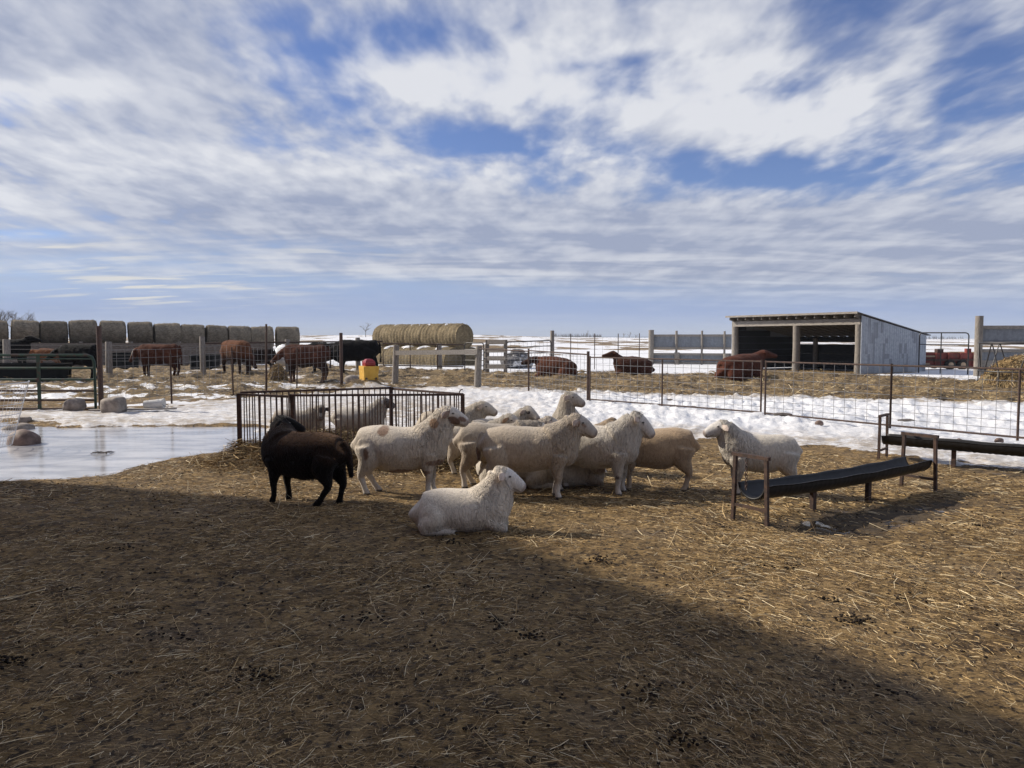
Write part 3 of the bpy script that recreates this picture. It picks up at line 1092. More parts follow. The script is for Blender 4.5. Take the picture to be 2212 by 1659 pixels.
SHEEP = dict(
    trunk=[(-.495, .61, .07, .065, .085), (-.48, .60, .118, .105, .135), (-.44, .592, .148, .138, .165), (-.38, .58, .172, .16, .20), (-.28, .565, .195, .187, .25),
           (-.08, .535, .225, .205, .315), (.12, .54, .215, .198, .30), (.29, .565, .185, .195, .285), (.405, .59, .145, .17, .26), (.475, .60, .085, .12, .18), (.50, .60, .03, .04, .06)],
    neck0=(.25, .61), neck_r=[(.175, .19, .265), (.158, .158, .24), (.130, .13, .185), (.102, .105, .125)], reach=.22, rise=.20,
    head=[(-.06, .065, .07, .065), (0, .092, .092, .10), (.06, .096, .094, .118), (.125, .078, .084, .105), (.185, .063, .070, .080), (.235, .057, .060, .060), (.262, .048, .046, .045), (.276, .026, .024, .024)],
    eye=(.085, .080, .036, .013), ear=(.025, .10, .028, .165, .046), ear_drop=-.035,
    fore=[(.30, .095, .46, .10), (.29, .10, .34, .068), (.305, .10, .205, .041), (.298, .10, .135, .030), (.295, .10, .075, .028), (.305, .10, .03, .033), (.312, .10, .0, .036)],
    hind=[(-.335, .085, .53, .135), (-.325, .10, .385, .108), (-.408, .10, .225, .047), (-.39, .10, .15, .032), (-.37, .10, .08, .029), (-.352, .10, .03, .036), (-.342, .10, .0, .038)],
    tail=[(-.49, .67, .030), (-.525, .60, .034), (-.535, .48, .028), (-.53, .38, .018)], voxel=.0095)

COW = dict(
    trunk=[(-.82, 1.12, .07, .08, .10), (-.79, 1.10, .19, .20, .22), (-.68, 1.08, .26, .27, .33), (-.42, 1.03, .31, .32, .38),
           (-.05, .99, .345, .36, .45), (.30, .99, .33, .36, .44), (.55, 1.03, .27, .33, .43), (.72, 1.06, .19, .25, .33), (.82, 1.06, .09, .12, .16), (.85, 1.06, .03, .04, .05)],
    neck0=(.48, 1.08), neck_r=[(.22, .26, .33), (.19, .22, .27), (.15, .17, .19), (.12, .13, .13)], reach=.48, rise=.12,
    head=[(-.07, .09, .09, .09), (0, .125, .115, .12), (.12, .125, .11, .15), (.27, .095, .085, .115), (.40, .08, .07, .085), (.48, .078, .065, .07), (.52, .05, .04, .045)],
    eye=(.13, .11, .04, .022), ear=(.0, .11, .04, .19, .06), ear_drop=-.03,
    fore=[(.50, .16, .88, .17), (.49, .17, .66, .11), (.52, .16, .38, .066), (.51, .155, .13, .050), (.525, .155, .05, .062), (.54, .155, .0, .068)],
    hind=[(-.54, .17, .98, .25), (-.47, .20, .74, .19), (-.68, .18, .44, .078), (-.64, .165, .14, .052), (-.62, .165, .05, .064), (-.60, .165, .0, .068)],
    tail=[(-.80, 1.28, .04), (-.87, 1.15, .035), (-.88, .80, .028), (-.87, .50, .045)], voxel=.026)


def quadruped(kind, S, pos, heading, scale, label, cat, paint, mat, group=None, lying=False, yaw=0.0, head_yaw=None, reach=1.0, rise=0.0, pitch=28.0,
              feet=None, stretch=1.0, girth=1.0, fur=0, fur_len=0.018, tail=True, seed=1, neck_drop=0.0, tail_side=0.0, tail_fat=1.0, tail_len=1.0, ears=(1, 1), ear_drop=None, side=1):
    rng = np.random.default_rng(seed)
    B = Body()
    dz = 0.0
    big = S is COW
    if lying:
        # the trunk is let down so that the belly and brisket lie on the ground
        tr = []
        for x, z, a, u, dn in S['trunk']:
            lo = (0.42 if big else 0.205)
            z2 = z - (0.53 if big else 0.355)
            if big:
                q_ = max(0.0, min(1.0, (-0.15 - x) / 0.65))
                z2 -= 0.22 * q_ * q_
                u = u * (1 - 0.25 * q_)
                a = a * (1.12 - 0.1 * q_)
            dn2 = min(dn * 1.1, z2 - 0.0 + 0.01)
            tr.append((x, z2, a * 1.06, u, max(dn2, 0.05)))
        dz = -(0.53 if big else 0.355)
    else:
        tr = S['trunk']
    B.loft([(x * stretch, 0, z, a * girth, u, dn * girth) for x, z, a, u, dn in tr], part=TRUNK, seg=28, sub=4)
    # neck and head
    ya = R(yaw)
    hy = ya if head_yaw is None else R(head_yaw)
    bx, bz = S['neck0']
    bx *= stretch
    bz += dz
    if lying:
        bz += 0.02
    rch = S['reach'] * reach
    poll = (bx + rch * math.cos(ya), rch * math.sin(ya), bz + S['rise'] + rise)
    rings = []
    nr = S['neck_r']
    for k, (a, u, dn) in enumerate(nr):
        t = k / (len(nr) - 1)
        te = t ** 0.9
        rings.append((bx + (poll[0] - bx) * te, poll[1] * t, bz + (poll[2] - bz) * (t ** 1.15) - neck_drop * math.sin(t * 3.14), a, u, dn))
    ns = (-math.sin(ya * 0.6), math.cos(ya * 0.6), 0)
    B.loft(rings, side=ns, part=NECK, seg=22, sub=5)
    pr = R(pitch)
    fw = np.array([math.cos(hy) * math.cos(pr), math.sin(hy) * math.cos(pr), -math.sin(pr)])
    sd = np.array([-math.sin(hy), math.cos(hy), 0])
    up = np.cross(fw, sd)
    pc = np.array(poll) + up * 0.005
    hr = []
    for (t, a, u, dn) in S['head']:
        bow = -0.0006 if big else -0.55 * (t - 0.10) ** 2
        c = pc + fw * t + up * bow
        hr.append((c[0], c[1], c[2], a, u, dn))
    B.loft(hr, side=sd, part=HEAD, seg=20, sub=4)
    ex, ey, ez, er = S['eye']
    eyes = []
    for s in (-1, 1):
        e = pc + fw * ex + sd * (s * ey) + up * ez
        B.ball(e, er, EYE)
        eyes.append(e)
    # ears
    ax, ay, az_, al, aw = S['ear']
    edrop = S['ear_drop'] if ear_drop is None else ear_drop
    for s, on in zip((-1, 1), ears):
        if not on:
            continue
        e0 = pc + fw * ax + sd * (s * ay * 0.8) + up * az_
        e2 = e0 + sd * (s * al) * 0.62 - fw * al * 0.30 + np.array([0, 0, edrop - .045])
        e1 = (e0 + e2) / 2 + up * 0.012
        w = aw
        th = 0.011 if not big else 0.02
        B.loft([(*e0, w * .5, th, th), (*e1, w, th, th), (*(e1 * .45 + e2 * .55), w * .85, th * .9, th * .9), (*e2, w * .25, th * .7, th * .7)], side=fw * 0.75 + up * 0.4 * 0 + np.array([0, 0, -.6]), part=EAR, seg=12, sub=3)
    # legs
    feet = feet or {}
    hooves = []
    for nm, tab, s in (('fl', 'fore', 1), ('fr', 'fore', -1), ('hl', 'hind', 1), ('hr', 'hind', -1)):
        L = S[tab]
        if lying:
            k = 1.75 if big else 1.0
            if tab == 'fore':
                x0 = L[0][0] * stretch
                w = L[0][1]
                pts = [(x0, s * w * .9, L[0][2] + dz + .02 * k, .085 * k), (x0 - .03 * k, s * (w + .035 * k), .12 * k, .075 * k), (x0 + .09 * k, s * (w + .045 * k), .05 * k, .044 * k),
                       (x0 + .13 * k, s * (w + .04 * k), .042 * k, .04 * k), (x0 + .06 * k, s * (w + .015 * k), .035 * k, .032 * k), (x0 - .05 * k, s * w, .03 * k, .03 * k)]
            else:
                x0 = L[0][0] * stretch
                w = L[0][1]
                pts = [(x0, s * w, L[0][2] + dz + .02 * k - (.16 if big else 0), .135 * k), (x0 + .04 * k, s * (w + .06 * k), .15 * k - (.03 if big else 0), .115 * k), (x0 - .06 * k, s * (w + .085 * k), .07 * k, .070 * k),
                       (x0 + .02 * k, s * (w + .095 * k), .042 * k, .04 * k), (x0 + .13 * k, s * (w + .09 * k), .038 * k, .034 * k), (x0 + .21 * k, s * (w + .08 * k), .03 * k, .032 * k)]
            rr = [(x, y, z, r, r, r) for x, y, z, r in pts]
            B.loft(rr, side=(0, 1, 0.001), part=LEG, seg=14, sub=4)
            continue
        fx, fy, fz = feet.get(nm, (0, 0, 0)) if not isinstance(feet.get(nm, 0), (int, float)) else (feet.get(nm, 0), 0, 0)
        rr = []
        n = len(L)
        for k, (x, y, z, r) in enumerate(L):
            t = max(0.0, (k - 0.6) / (n - 1.6))
            q = min(1.0, t * 1.15)
            rr.append((x * stretch + fx * q, s * (y + fy * q), z + fz * q ** 2, r * (0.92 if k < 2 else 1), r * (1.15 if k < 2 else 1.0), r * (1.15 if k < 2 else 1.05)))
        B.loft(rr, side=(0, 1, 0), part=LEG, seg=14, sub=4)
    if tail:
        tt = []
        for k, (x, z, r) in enumerate(S['tail']):
            zz_ = max(S['tail'][0][1] + (z - S['tail'][0][1]) * tail_len + dz, 0.06)
            tt.append((x * stretch - (tail_fat - 1) * .05 * k, tail_side * k / 3, zz_ + (tail_fat - 1) * .012 * k, r * tail_fat, r * tail_fat, r * tail_fat))
        B.loft(tt, part=TAIL, seg=10, sub=4)
    V, N, f4, f3 = B.remesh(S['voxel'], 2 if not big else 2)
    part, t = B.classify(V)
    wsm = np.where((part == TRUNK) | (part == NECK), 1.0, np.where(part == LEG, sstep(0.5, 0.25, t), 0.0))
    ed = np.concatenate([f4[:, [0, 1]], f4[:, [1, 2]], f4[:, [2, 3]], f4[:, [3, 0]]])
    ed = np.concatenate([ed, ed[:, ::-1]])
    cnt = np.bincount(ed[:, 0], minlength=len(V)) + 1e-9
    for _ in range(14):
        av = np.stack([np.bincount(ed[:, 0], weights=V[ed[:, 1], q], minlength=len(V)) / cnt for q in range(3)], 1)
        V = V + (av - V) * (0.55 * wsm)[:, None]
    ctx = dict(V=V, N=N, part=part, t=t, poll=pc, fw=fw, sd=sd, up=up, eyes=eyes, rng=rng, stretch=stretch, lying=lying, S=S)
    C, wool = paint(ctx)
    # a little unevenness of the coat
    nz = fbm(V[:, 0] * 9 + V[:, 1] * 5, V[:, 2] * 9 - V[:, 1] * 4, 100 + seed, 3) - 0.5
    lo_ = fbm(V[:, 0] * 4.2 + V[:, 1] * 3 + seed * 7.7, V[:, 2] * 4.2 - V[:, 1] * 2, 140 + seed, 2) - 0.5
    body_ = (part == TRUNK) | (part == NECK)
    V = V + N * (nz * 0.012 * wool * (2.5 if big else 1.0) + lo_ * 0.034 * body_ * (1.6 if big else 1.0))[:, None]
    F = [f4, f3]
    if fur:
        w = wool / (wool.sum() + 1e-9)
        idx = rng.choice(len(V), fur, p=w)
        p = V[idx] + (rng.random((fur, 3)) - 0.5) * S['voxel']
        n = N[idx]
        flow = np.array([-0.45, 0, -0.9])[None] + rng.normal(0, 0.25, (fur, 3))
        flow = flow - n * (flow * n).sum(1)[:, None]
        dv = n * (0.16 + 0.22 * rng.random((fur, 1))) + flow
        dv /= np.linalg.norm(dv, axis=1)[:, None]
        ln = fur_len * (0.5 + rng.random(fur))[:, None]
        sv = np.cross(n, dv)
        sv /= np.linalg.norm(sv, axis=1)[:, None] + 1e-9
        bw = fur_len * 0.12
        p = p - n * 0.004
        FV = np.stack([p - sv * bw, p + sv * bw, p + dv * ln], 1).reshape(-1, 3)
        FC = np.repeat((C[idx] * (0.88 + 0.22 * rng.random((fur, 1))))[:, None], 3, 1).reshape(-1, 3)
        F.append(np.arange(fur * 3).reshape(-1, 3) + len(V))
        V = np.vstack([V, FV])
        C = np.vstack([C, FC])
        wool = np.concatenate([wool, np.zeros(len(FV))])
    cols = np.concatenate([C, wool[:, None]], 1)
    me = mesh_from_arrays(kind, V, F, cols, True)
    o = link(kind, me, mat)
    o.location = pos
    o.rotation_euler = (0, 0, R(heading))
    o.scale = (scale, scale, scale)
    return tag(o, label, cat, group)


def head_coords(c):
    D = c['V'] - c['poll'][None]
    return D @ c['fw'], D @ c['sd'], D @ c['up']


def paint_sheep(wool_c=(.60, .53, .43), face_c=(.62, .57, .50), leg_c=(.58, .53, .46), spots=(), face_spots=(), belly_c=None, ear_c=None, muzzle=(.25, .19, .17), dirty=0.35, tail_c=None):
    def f(c):
        V, part, t = c['V'], c['part'], c['t']
        n = len(V)
        C = np.repeat(np.array(wool_c)[None], n, 0)
        wool = np.ones(n)
        # dirt low on the flanks and on the rump
        z = V[:, 2]
        nz = fbm(V[:, 0] * 6, z * 6 + V[:, 1] * 3, 5, 4)
        zl, zh = (0.42, 0.58) if not c['lying'] else (0.05, 0.22)
        low = sstep(zh, zl - 0.08, z + (nz - 0.5) * 0.22) * dirty
        dirtc = np.array(belly_c if belly_c else (.30, .225, .15))
        C = C * (1 - low[:, None]) + dirtc[None] * low[:, None]
        ng = part == NECK
        C[ng] = C[ng] * (0.96 + 0.06 * nz[ng][:, None])
        hd = part == HEAD
        a, b, u = head_coords(c)
        hm = sstep(-0.05, 0.06, a) * (hd | (part == EYE) | (part == EAR))
        C = C * (1 - hm[:, None]) + np.array(face_c)[None] * hm[:, None]
        wool = np.where(hd | (part == EYE), 0.25 * (1 - hm) + 0.06, wool)
        er = part == EAR
        C[er] = np.array(ear_c if ear_c else np.array(face_c) * np.array([.92, .80, .74]))
        wool[er] = 0.05
        lg = part == LEG
        lm = lg * sstep(0.30, 0.42, t)
        if c['lying']:
            lm = lg * sstep(0.45, 0.6, t)
        C = C * (1 - lm[:, None]) + np.array(leg_c)[None] * lm[:, None]
        wool = wool * (1 - 0.85 * lm)
        if tail_c is not None:
            tm = part == TAIL
            C[tm] = np.array(tail_c)
        for (sx, sz, rx, rz, sy, colr) in spots:
            m = ((V[:, 0] / c['stretch'] - sx) / rx) ** 2 + ((V[:, 2] - sz) / rz) ** 2 + (nz - 0.5) * 2.2 + (fbm(V[:, 0] * 25, V[:, 2] * 25, 8, 3) - .5) * 1.2
            k = sstep(1.35, 0.55, m) * ((V[:, 1] * sy) > 0) * .9
            C = C * (1 - k[:, None]) + np.array(colr)[None] * k[:, None]
        for (fa, fu, ra, ru, colr) in face_spots:
            m = ((a - fa) / ra) ** 2 + ((u - fu) / ru) ** 2 + (nz - 0.5) * 0.9
            k = sstep(1.2, 0.8, m) * (hd | er)
            C = C * (1 - k[:, None]) + np.array(colr)[None] * k[:, None]
        # muzzle, mouth, eyes, hooves
        mz = hd * sstep(0.235, 0.262, a) * sstep(-0.04, -0.015, u)
        C = C * (1 - 0.8 * mz[:, None]) + np.array(muzzle)[None] * 0.8 * mz[:, None]
        mouth = hd * (a > 0.165) * np.exp(-((u + 0.045) / 0.006) ** 2) * 0.7
        C = C * (1 - mouth[:, None]) + np.array((.10, .07, .06))[None] * mouth[:, None]
        nost = hd * np.exp(-((a - 0.262) / 0.014) ** 2 - ((np.abs(b) - 0.018) / 0.010) ** 2 - ((u - 0.012) / 0.012) ** 2)
        C = C * (1 - nost[:, None]) + np.array((.02, .015, .015))[None] * nost[:, None]
        for e in c['eyes']:
            de = np.linalg.norm((V - e[None]) * np.array([1, 1, 1.6])[None], axis=1)
            k = sstep(0.019, 0.011, de)
            C = C * (1 - k[:, None]) + np.array((.012, .010, .010))[None] * k[:, None]
        if not c['lying']:
            hf = lg * sstep(0.036, 0.024, z)
            C = C * (1 - hf[:, None]) + np.array((.05, .042, .038))[None] * hf[:, None]
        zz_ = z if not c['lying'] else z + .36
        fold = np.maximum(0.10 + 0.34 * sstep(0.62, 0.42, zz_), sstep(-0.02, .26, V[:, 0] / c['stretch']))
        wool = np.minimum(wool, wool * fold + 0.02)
        return np.clip(C, 0, 1), wool
    return f


def paint_plain(main, head=None, legs=None, low=None, sunlit_top=None, face_patch=None, eyec=(.01, .01, .01), muzzle=None):
    def f(c):
        V, part, t = c['V'], c['part'], c['t']
        n = len(V)
        big = c['S'] is COW
        nz = fbm(V[:, 0] * 4, V[:, 2] * 4 + V[:, 1] * 2, 15, 4)
        C = np.repeat(np.array(main)[None], n, 0) * (0.82 + 0.36 * nz[:, None])
        z = V[:, 2]
        if low is not None:
            k = sstep(low[1], low[0], z + (nz - 0.5) * 0.25)
            C = C * (1 - k[:, None]) + np.array(low[2])[None] * k[:, None]
        if sunlit_top is not None:
            k = sstep(0.25, 0.9, c['N'][:, 2]) * (part == TRUNK) * (0.7 + 0.6 * (nz - .5))  # upward faces of the trunk painted lighter, as if sunlit
            C = C * (1 - k[:, None]) + np.array(sunlit_top)[None] * k[:, None]
        if head is not None:
            k = np.maximum((part == HEAD) | (part == EAR), (part == NECK) * sstep(0.45, 0.8, t))
            C = C * (1 - k[:, None]) + np.array(head)[None] * k[:, None]
        if legs is not None:
            k = (part == LEG) * sstep(0.35, 0.6, t)
            C = C * (1 - k[:, None]) + np.array(legs)[None] * k[:, None]
        a, b, u = head_coords(c)
        if face_patch is not None:
            for (fa, fu, ra, ru, colr) in face_patch:
                k = sstep(1.2, 0.8, ((a - fa) / ra) ** 2 + ((u - fu) / ru) ** 2) * (part == HEAD)
                C = C * (1 - k[:, None]) + np.array(colr)[None] * k[:, None]
        if muzzle is not None:
            k = (part == HEAD) * sstep(0.40, 0.46, a)
            C = C * (1 - k[:, None]) + np.array(muzzle)[None] * k[:, None]
        for e in c['eyes']:
            k = sstep(0.035 if big else 0.022, 0.018 if big else 0.012, np.linalg.norm(V - e[None], axis=1))
            C = C * (1 - k[:, None]) + np.array(eyec)[None] * k[:, None]
        wool = np.where(part == TRUNK, 1.0, 0.45)
        wool[(part == HEAD) | (part == EAR)] = 0.1
        return np.clip(C, 0, 1), wool
    return f


FLOCK = 'sheep of the flock around the hay pen'
FUR = 12000


def gx(px, py):
    p = G(px, py)
    return (p.x, p.y, 0.0)


BR = (.215, .125, .08)
WHITE = (.58, .525, .45)


def build_sheep():
    K = .94
    # dark ewe in front of the pen, tail to the viewer, looking back
    quadruped('sheep', SHEEP, gx(657, 1086), 158, .93, 'dark brown woolly sheep with black head turned back, in front of the pen bars', 'sheep',
              paint_plain((.030, .018, .012), head=(.008, .007, .007), legs=(.007, .006, .006), low=(.45, .62, (.008, .006, .005)), sunlit_top=(.30, .17, .085), face_patch=[(.09, .035, .022, .016, (.5, .48, .45))]),
              M_DARKFLEECE, FLOCK, yaw=-40, head_yaw=-150, reach=.8, rise=.0, pitch=20, feet={'fl': .02, 'fr': -.03, 'hl': .12, 'hr': -.02}, girth=.94, fur=FUR, fur_len=.024, seed=2, tail_fat=1.25, tail_side=-.03, tail_len=1.3)
    quadruped('sheep', SHEEP, gx(868, 1067), -3, K * 1.01, 'white sheep with brown spots on back and flank and brown cheeks, head high', 'sheep',
              paint_sheep((.60, .53, .435), spots=[(-.16, .70, .055, .05, -1, BR), (-.33, .46, .035, .08, -1, (.17, .085, .045)), (.10, .26, .26, .035, -1, BR), (.40, .36, .12, .03, -1, (.22, .13, .08)), (.36, .78, .05, .05, -1, (.34, .2, .11))],
                          face_spots=[(.13, -.03, .075, .045, (.19, .125, .095)), (.20, .015, .05, .028, (.24, .16, .12)), (.03, .0, .025, .06, (.24, .155, .11))], dirty=.22),
              M_FLEECE, FLOCK, reach=1.0, rise=.075, pitch=24, stretch=1.03, girth=.96, fur=FUR, seed=3, tail=False, feet={'hl': .09, 'fl': .03})
    quadruped('sheep', SHEEP, gx(1000, 1146), 4, .90, 'white sheep lying on the straw nearest the camera, legs folded, head up', 'sheep',
              paint_sheep((.68, .605, .50), dirty=.25, face_c=(.70, .66, .60)), M_FLEECE, FLOCK, lying=True, reach=.55, rise=.045, pitch=30, fur=FUR, seed=4, tail=False, stretch=.86, ear_drop=-.02)
    quadruped('sheep', SHEEP, gx(1144, 1073), -7, K * 1.02, 'cream sheep broadside at the front of the standing group, thin dark tail hanging', 'sheep',
              paint_sheep((.46, .39, .305), dirty=.35, face_c=(.47, .425, .37), tail_c=(.16, .10, .07), face_spots=[(.05, -.01, .02, .05, (.32, .22, .16)), (.11, .02, .03, .015, (.3, .22, .17))]),
              M_FLEECE, FLOCK, reach=.95, rise=.0, pitch=32, fur=FUR, seed=5, stretch=1.02, girth=.87, tail_side=.0, feet={'fl': -.05, 'hr': .06})
    quadruped('sheep', SHEEP, gx(1078, 1050), 8, K * .99, 'cream sheep half hidden behind the broadside one, only its rump and hind legs clear', 'sheep',
              paint_sheep((.38, .325, .26), dirty=.45, belly_c=(.30, .21, .13)), M_FLEECE, FLOCK, reach=.8, rise=-.12, pitch=40, fur=FUR, seed=6, tail=False, girth=.88, feet={'hr': -.06, 'hl': .06})
    quadruped('sheep', SHEEP, gx(1282, 1063), -22, K * 1.02, 'white ram with shaggy pleated chest, looking right beside the tan sheep', 'sheep',
              paint_sheep((.60, .55, .475), dirty=.3, face_c=(.60, .56, .51), leg_c=(.50, .46, .41), spots=[(.30, .20, .03, .025, -1, (.12, .09, .08))]), M_FLEECE, FLOCK, reach=.85, rise=.0, pitch=42, fur=FUR + 4000, fur_len=.026, seed=7, girth=.88,
              yaw=14, tail=False, ear_drop=.0)
    quadruped('sheep', SHEEP, gx(1412, 1057), 172, K * .93, 'tan sheep with pale legs facing left, head hidden behind the white ram', 'sheep',
              paint_sheep((.41, .295, .185), dirty=.25, belly_c=(.38, .31, .23), face_c=(.38, .27, .17), leg_c=(.42, .33, .24)), M_FLEECE, FLOCK, reach=.85, rise=-.2, pitch=35, fur=FUR, seed=8, tail=False, girth=.90,
              feet={'fr': (.10, 0, .04), 'hr': -.04})
    quadruped('sheep', SHEEP, gx(1640, 1067), 176, .83, 'white sheep standing alone facing left behind the nearer black trough', 'sheep',
              paint_sheep((.60, .55, .47), dirty=.12, face_c=(.62, .60, .57)), M_FLEECE, FLOCK, reach=.92, rise=.03, pitch=22, fur=FUR, seed=9, tail=False, stretch=.94, girth=.86)
    # heads behind the group
    quadruped('sheep', SHEEP, gx(1222, 985), -100, .90, 'cream sheep with the highest head, standing at the back before the snow', 'sheep',
              paint_sheep((.46, .41, .34), face_c=(.50, .45, .385)), M_FLEECE, FLOCK, reach=.75, rise=.12, pitch=24, yaw=25, head_yaw=82, fur=FUR // 2, seed=10, tail=False)
    quadruped('sheep', SHEEP, gx(975, 990), 14, .87, 'cream sheep looking out from behind the spotted sheep, ears level', 'sheep',
              paint_sheep((.48, .42, .34), face_c=(.51, .46, .39)), M_FLEECE, FLOCK, reach=.98, rise=-.01, pitch=26, yaw=-10, head_yaw=-24, fur=FUR // 2, seed=11, tail=False)
    quadruped('sheep', SHEEP, gx(1032, 1022), 6, .80, 'cream sheep with small orange ear in the huddle, face half covered by the next head', 'sheep',
              paint_sheep((.45, .40, .33), face_c=(.48, .43, .365), ear_c=(.34, .21, .12)), M_FLEECE, FLOCK, reach=.95, rise=.0, pitch=32, yaw=-8, head_yaw=-34, fur=FUR // 3, seed=12, tail=False)
    quadruped('sheep', SHEEP, gx(1078, 1003), 22, .80, 'cream sheep with dark ringed eye, head raised behind the huddle', 'sheep',
              paint_sheep((.45, .40, .33), face_c=(.48, .43, .365), face_spots=[(.085, .03, .03, .025, (.07, .05, .045))]), M_FLEECE, FLOCK, reach=.95, rise=.03, pitch=28, yaw=-22, head_yaw=-60, fur=FUR // 3, seed=13, tail=False)
    quadruped('sheep', SHEEP, gx(1112, 1039), 4, .80, 'cream sheep with lowered head seen over the back of the broadside one', 'sheep',
              paint_sheep((.46, .40, .33), face_c=(.49, .44, .375), face_spots=[(.22, .0, .05, .04, (.36, .28, .22))]), M_FLEECE, FLOCK, reach=.95, rise=.02, pitch=30, fur=FUR // 3, seed=14, tail=False)
    quadruped('sheep', SHEEP, gx(1262, 1022), 4, .76, 'light brown sheep of which only an ear shows between two necks', 'sheep',
              paint_sheep((.38, .28, .18), face_c=(.36, .25, .15), ear_c=(.36, .21, .10)), M_FLEECE, FLOCK, reach=.8, rise=-.03, pitch=30, head_yaw=65, fur=FUR // 4, seed=15, tail=False)
    # resting
    quadruped('sheep', SHEEP, gx(1215, 1048), 8, .95, 'cream sheep lying behind the legs of the broadside one', 'sheep',
              paint_sheep((.46, .405, .335), dirty=.35), M_FLEECE, FLOCK, lying=True, reach=.55, rise=-.19, pitch=15, yaw=-50, head_yaw=-80, fur=FUR // 2, seed=16, tail=False, ears=(0, 0))
    quadruped('sheep', SHEEP, gx(1068, 1040), 100, .85, 'white sheep lying with pricked ear just behind the nearest lying sheep', 'sheep',
              paint_sheep((.54, .49, .42), dirty=.2), M_FLEECE, FLOCK, lying=True, reach=.6, rise=-.1, pitch=10, yaw=25, head_yaw=40, fur=FUR // 2, seed=17, tail=False)
    quadruped('sheep', SHEEP, gx(645, 966), 8, .74, 'dark faced sheep looking at the camera through the pen bars', 'sheep',
              paint_sheep((.42, .37, .305), face_c=(.055, .045, .042), ear_c=(.05, .04, .038), face_spots=[(.16, .06, .14, .012, (.25, .23, .21))]), M_FLEECE, FLOCK, reach=.95, rise=-.04, pitch=50, yaw=-18, head_yaw=-84, fur=FUR // 2, seed=18, tail=False)
    quadruped('sheep', SHEEP, gx(775, 962), 3, .76, 'white sheep with dark grey face looking right behind the pen', 'sheep',
              paint_sheep((.50, .46, .40), face_c=(.12, .10, .09), ear_c=(.42, .39, .35)), M_FLEECE, FLOCK, reach=1.0, rise=.06, pitch=24, fur=FUR // 2, seed=19, tail=False)


build_sheep()

HERD = 'cattle in the yard behind the fences'
REDC = (.090, .033, .018)
DREDC = (.075, .028, .017)
BLK = (.005, .0045, .005)


def build_cattle():
    C = lambda pos, hd, sc, *a, **k: quadruped('cow', COW, pos, hd, sc * 1.1, *a, M_HIDE, HERD, **k)
    C(gx(20, 806), 4, 1.06, 'black cow at the left edge, head up behind a grey post', 'cow', paint_plain(BLK), yaw=-8, rise=.18, reach=.75, pitch=12, seed=31, fur=600, fur_len=.05)
    C(gx(104, 797), 180, .72, 'small reddish calf between two black cows beyond the green gate', 'calf', paint_plain((.19, .075, .032), face_patch=[(.45, 0, .1, .09, (.5, .42, .36))]), rise=.0, pitch=25, seed=32, fur=600, fur_len=.05)
    C(gx(172, 820), 172, .93, 'black cow with head lowered beyond the end of the green gate', 'cow', paint_plain(BLK), rise=-.12, reach=.8, pitch=40, yaw=12, seed=33, fur=600, fur_len=.05)
    C(gx(345, 817), 180, .93, 'red brown cow with white streak on its face, broadside between the two grey posts', 'cow', paint_plain(REDC, legs=(.06, .025, .015), low=(.5, .9, (.05, .02, .012)), face_patch=[(.25, .09, .3, .03, (.5, .45, .4))]), rise=-.12, pitch=60, reach=.85, seed=34, fur=600, fur_len=.05)
    C(gx(512, 810), -42, 1.03, 'big brown cow turned towards the camera with its tail to the left', 'cow', paint_plain((.135, .055, .026), low=(.5, .95, (.035, .015, .010))), rise=-.5, reach=.9, pitch=55, yaw=10, girth=1.12, seed=35, fur=600, fur_len=.05)
    C(gx(560, 806), 184, .78, 'dark calf with brown ears beside the big brown cow', 'calf', paint_plain((.028, .016, .012), head=(.10, .045, .025)), rise=-.05, pitch=30, seed=36, fur=600, fur_len=.05)
    C(gx(662, 826), 176, .93, 'dark red cow sniffing a heap of hay behind the steel posts', 'cow', paint_plain(DREDC, low=(.55, .95, (.028, .014, .010)), legs=(.13, .07, .042), muzzle=(.25, .17, .13)), rise=-.16, pitch=42, reach=.85, seed=37, fur=600, fur_len=.05)
    C(gx(705, 806), 186, .95, 'black cow mostly hidden behind the dark red one', 'cow', paint_plain(BLK), rise=-.1, pitch=30, seed=38, fur=600, fur_len=.05)
    C(gx(770, 812), 178, 1.04, 'large black cow standing behind the yellow waterer', 'cow', paint_plain(BLK), rise=-.3, pitch=40, seed=39, stretch=1.05, fur=600, fur_len=.05)
    # lying cattle
    C(gx(1200, 818), 148, .98, 'red brown cow with dark neck lying in the hay, head to the left', 'cow', paint_plain((.095, .034, .018), head=(.035, .016, .011)), lying=True, rise=.02, pitch=20, yaw=22, reach=.8, tail=False, seed=41, fur=600, fur_len=.05)
    C(gx(1368, 811), 176, .93, 'dark brown cow lying with raised head near the metal windbreak', 'cow', paint_plain((.075, .030, .019), head=(.075, .030, .018)), lying=True, rise=.24, pitch=14, reach=.75, yaw=-6, head_yaw=14, tail=False, seed=42, fur=600, fur_len=.05)
    C(gx(1600, 821), 26, 1.12, 'red cow lying in front of the shed, curled with its head turned right', 'cow', paint_plain((.095, .031, .018)), lying=True, rise=.14, pitch=12, reach=.75, yaw=-10, tail=False, seed=43, fur=600, fur_len=.05)


build_cattle()


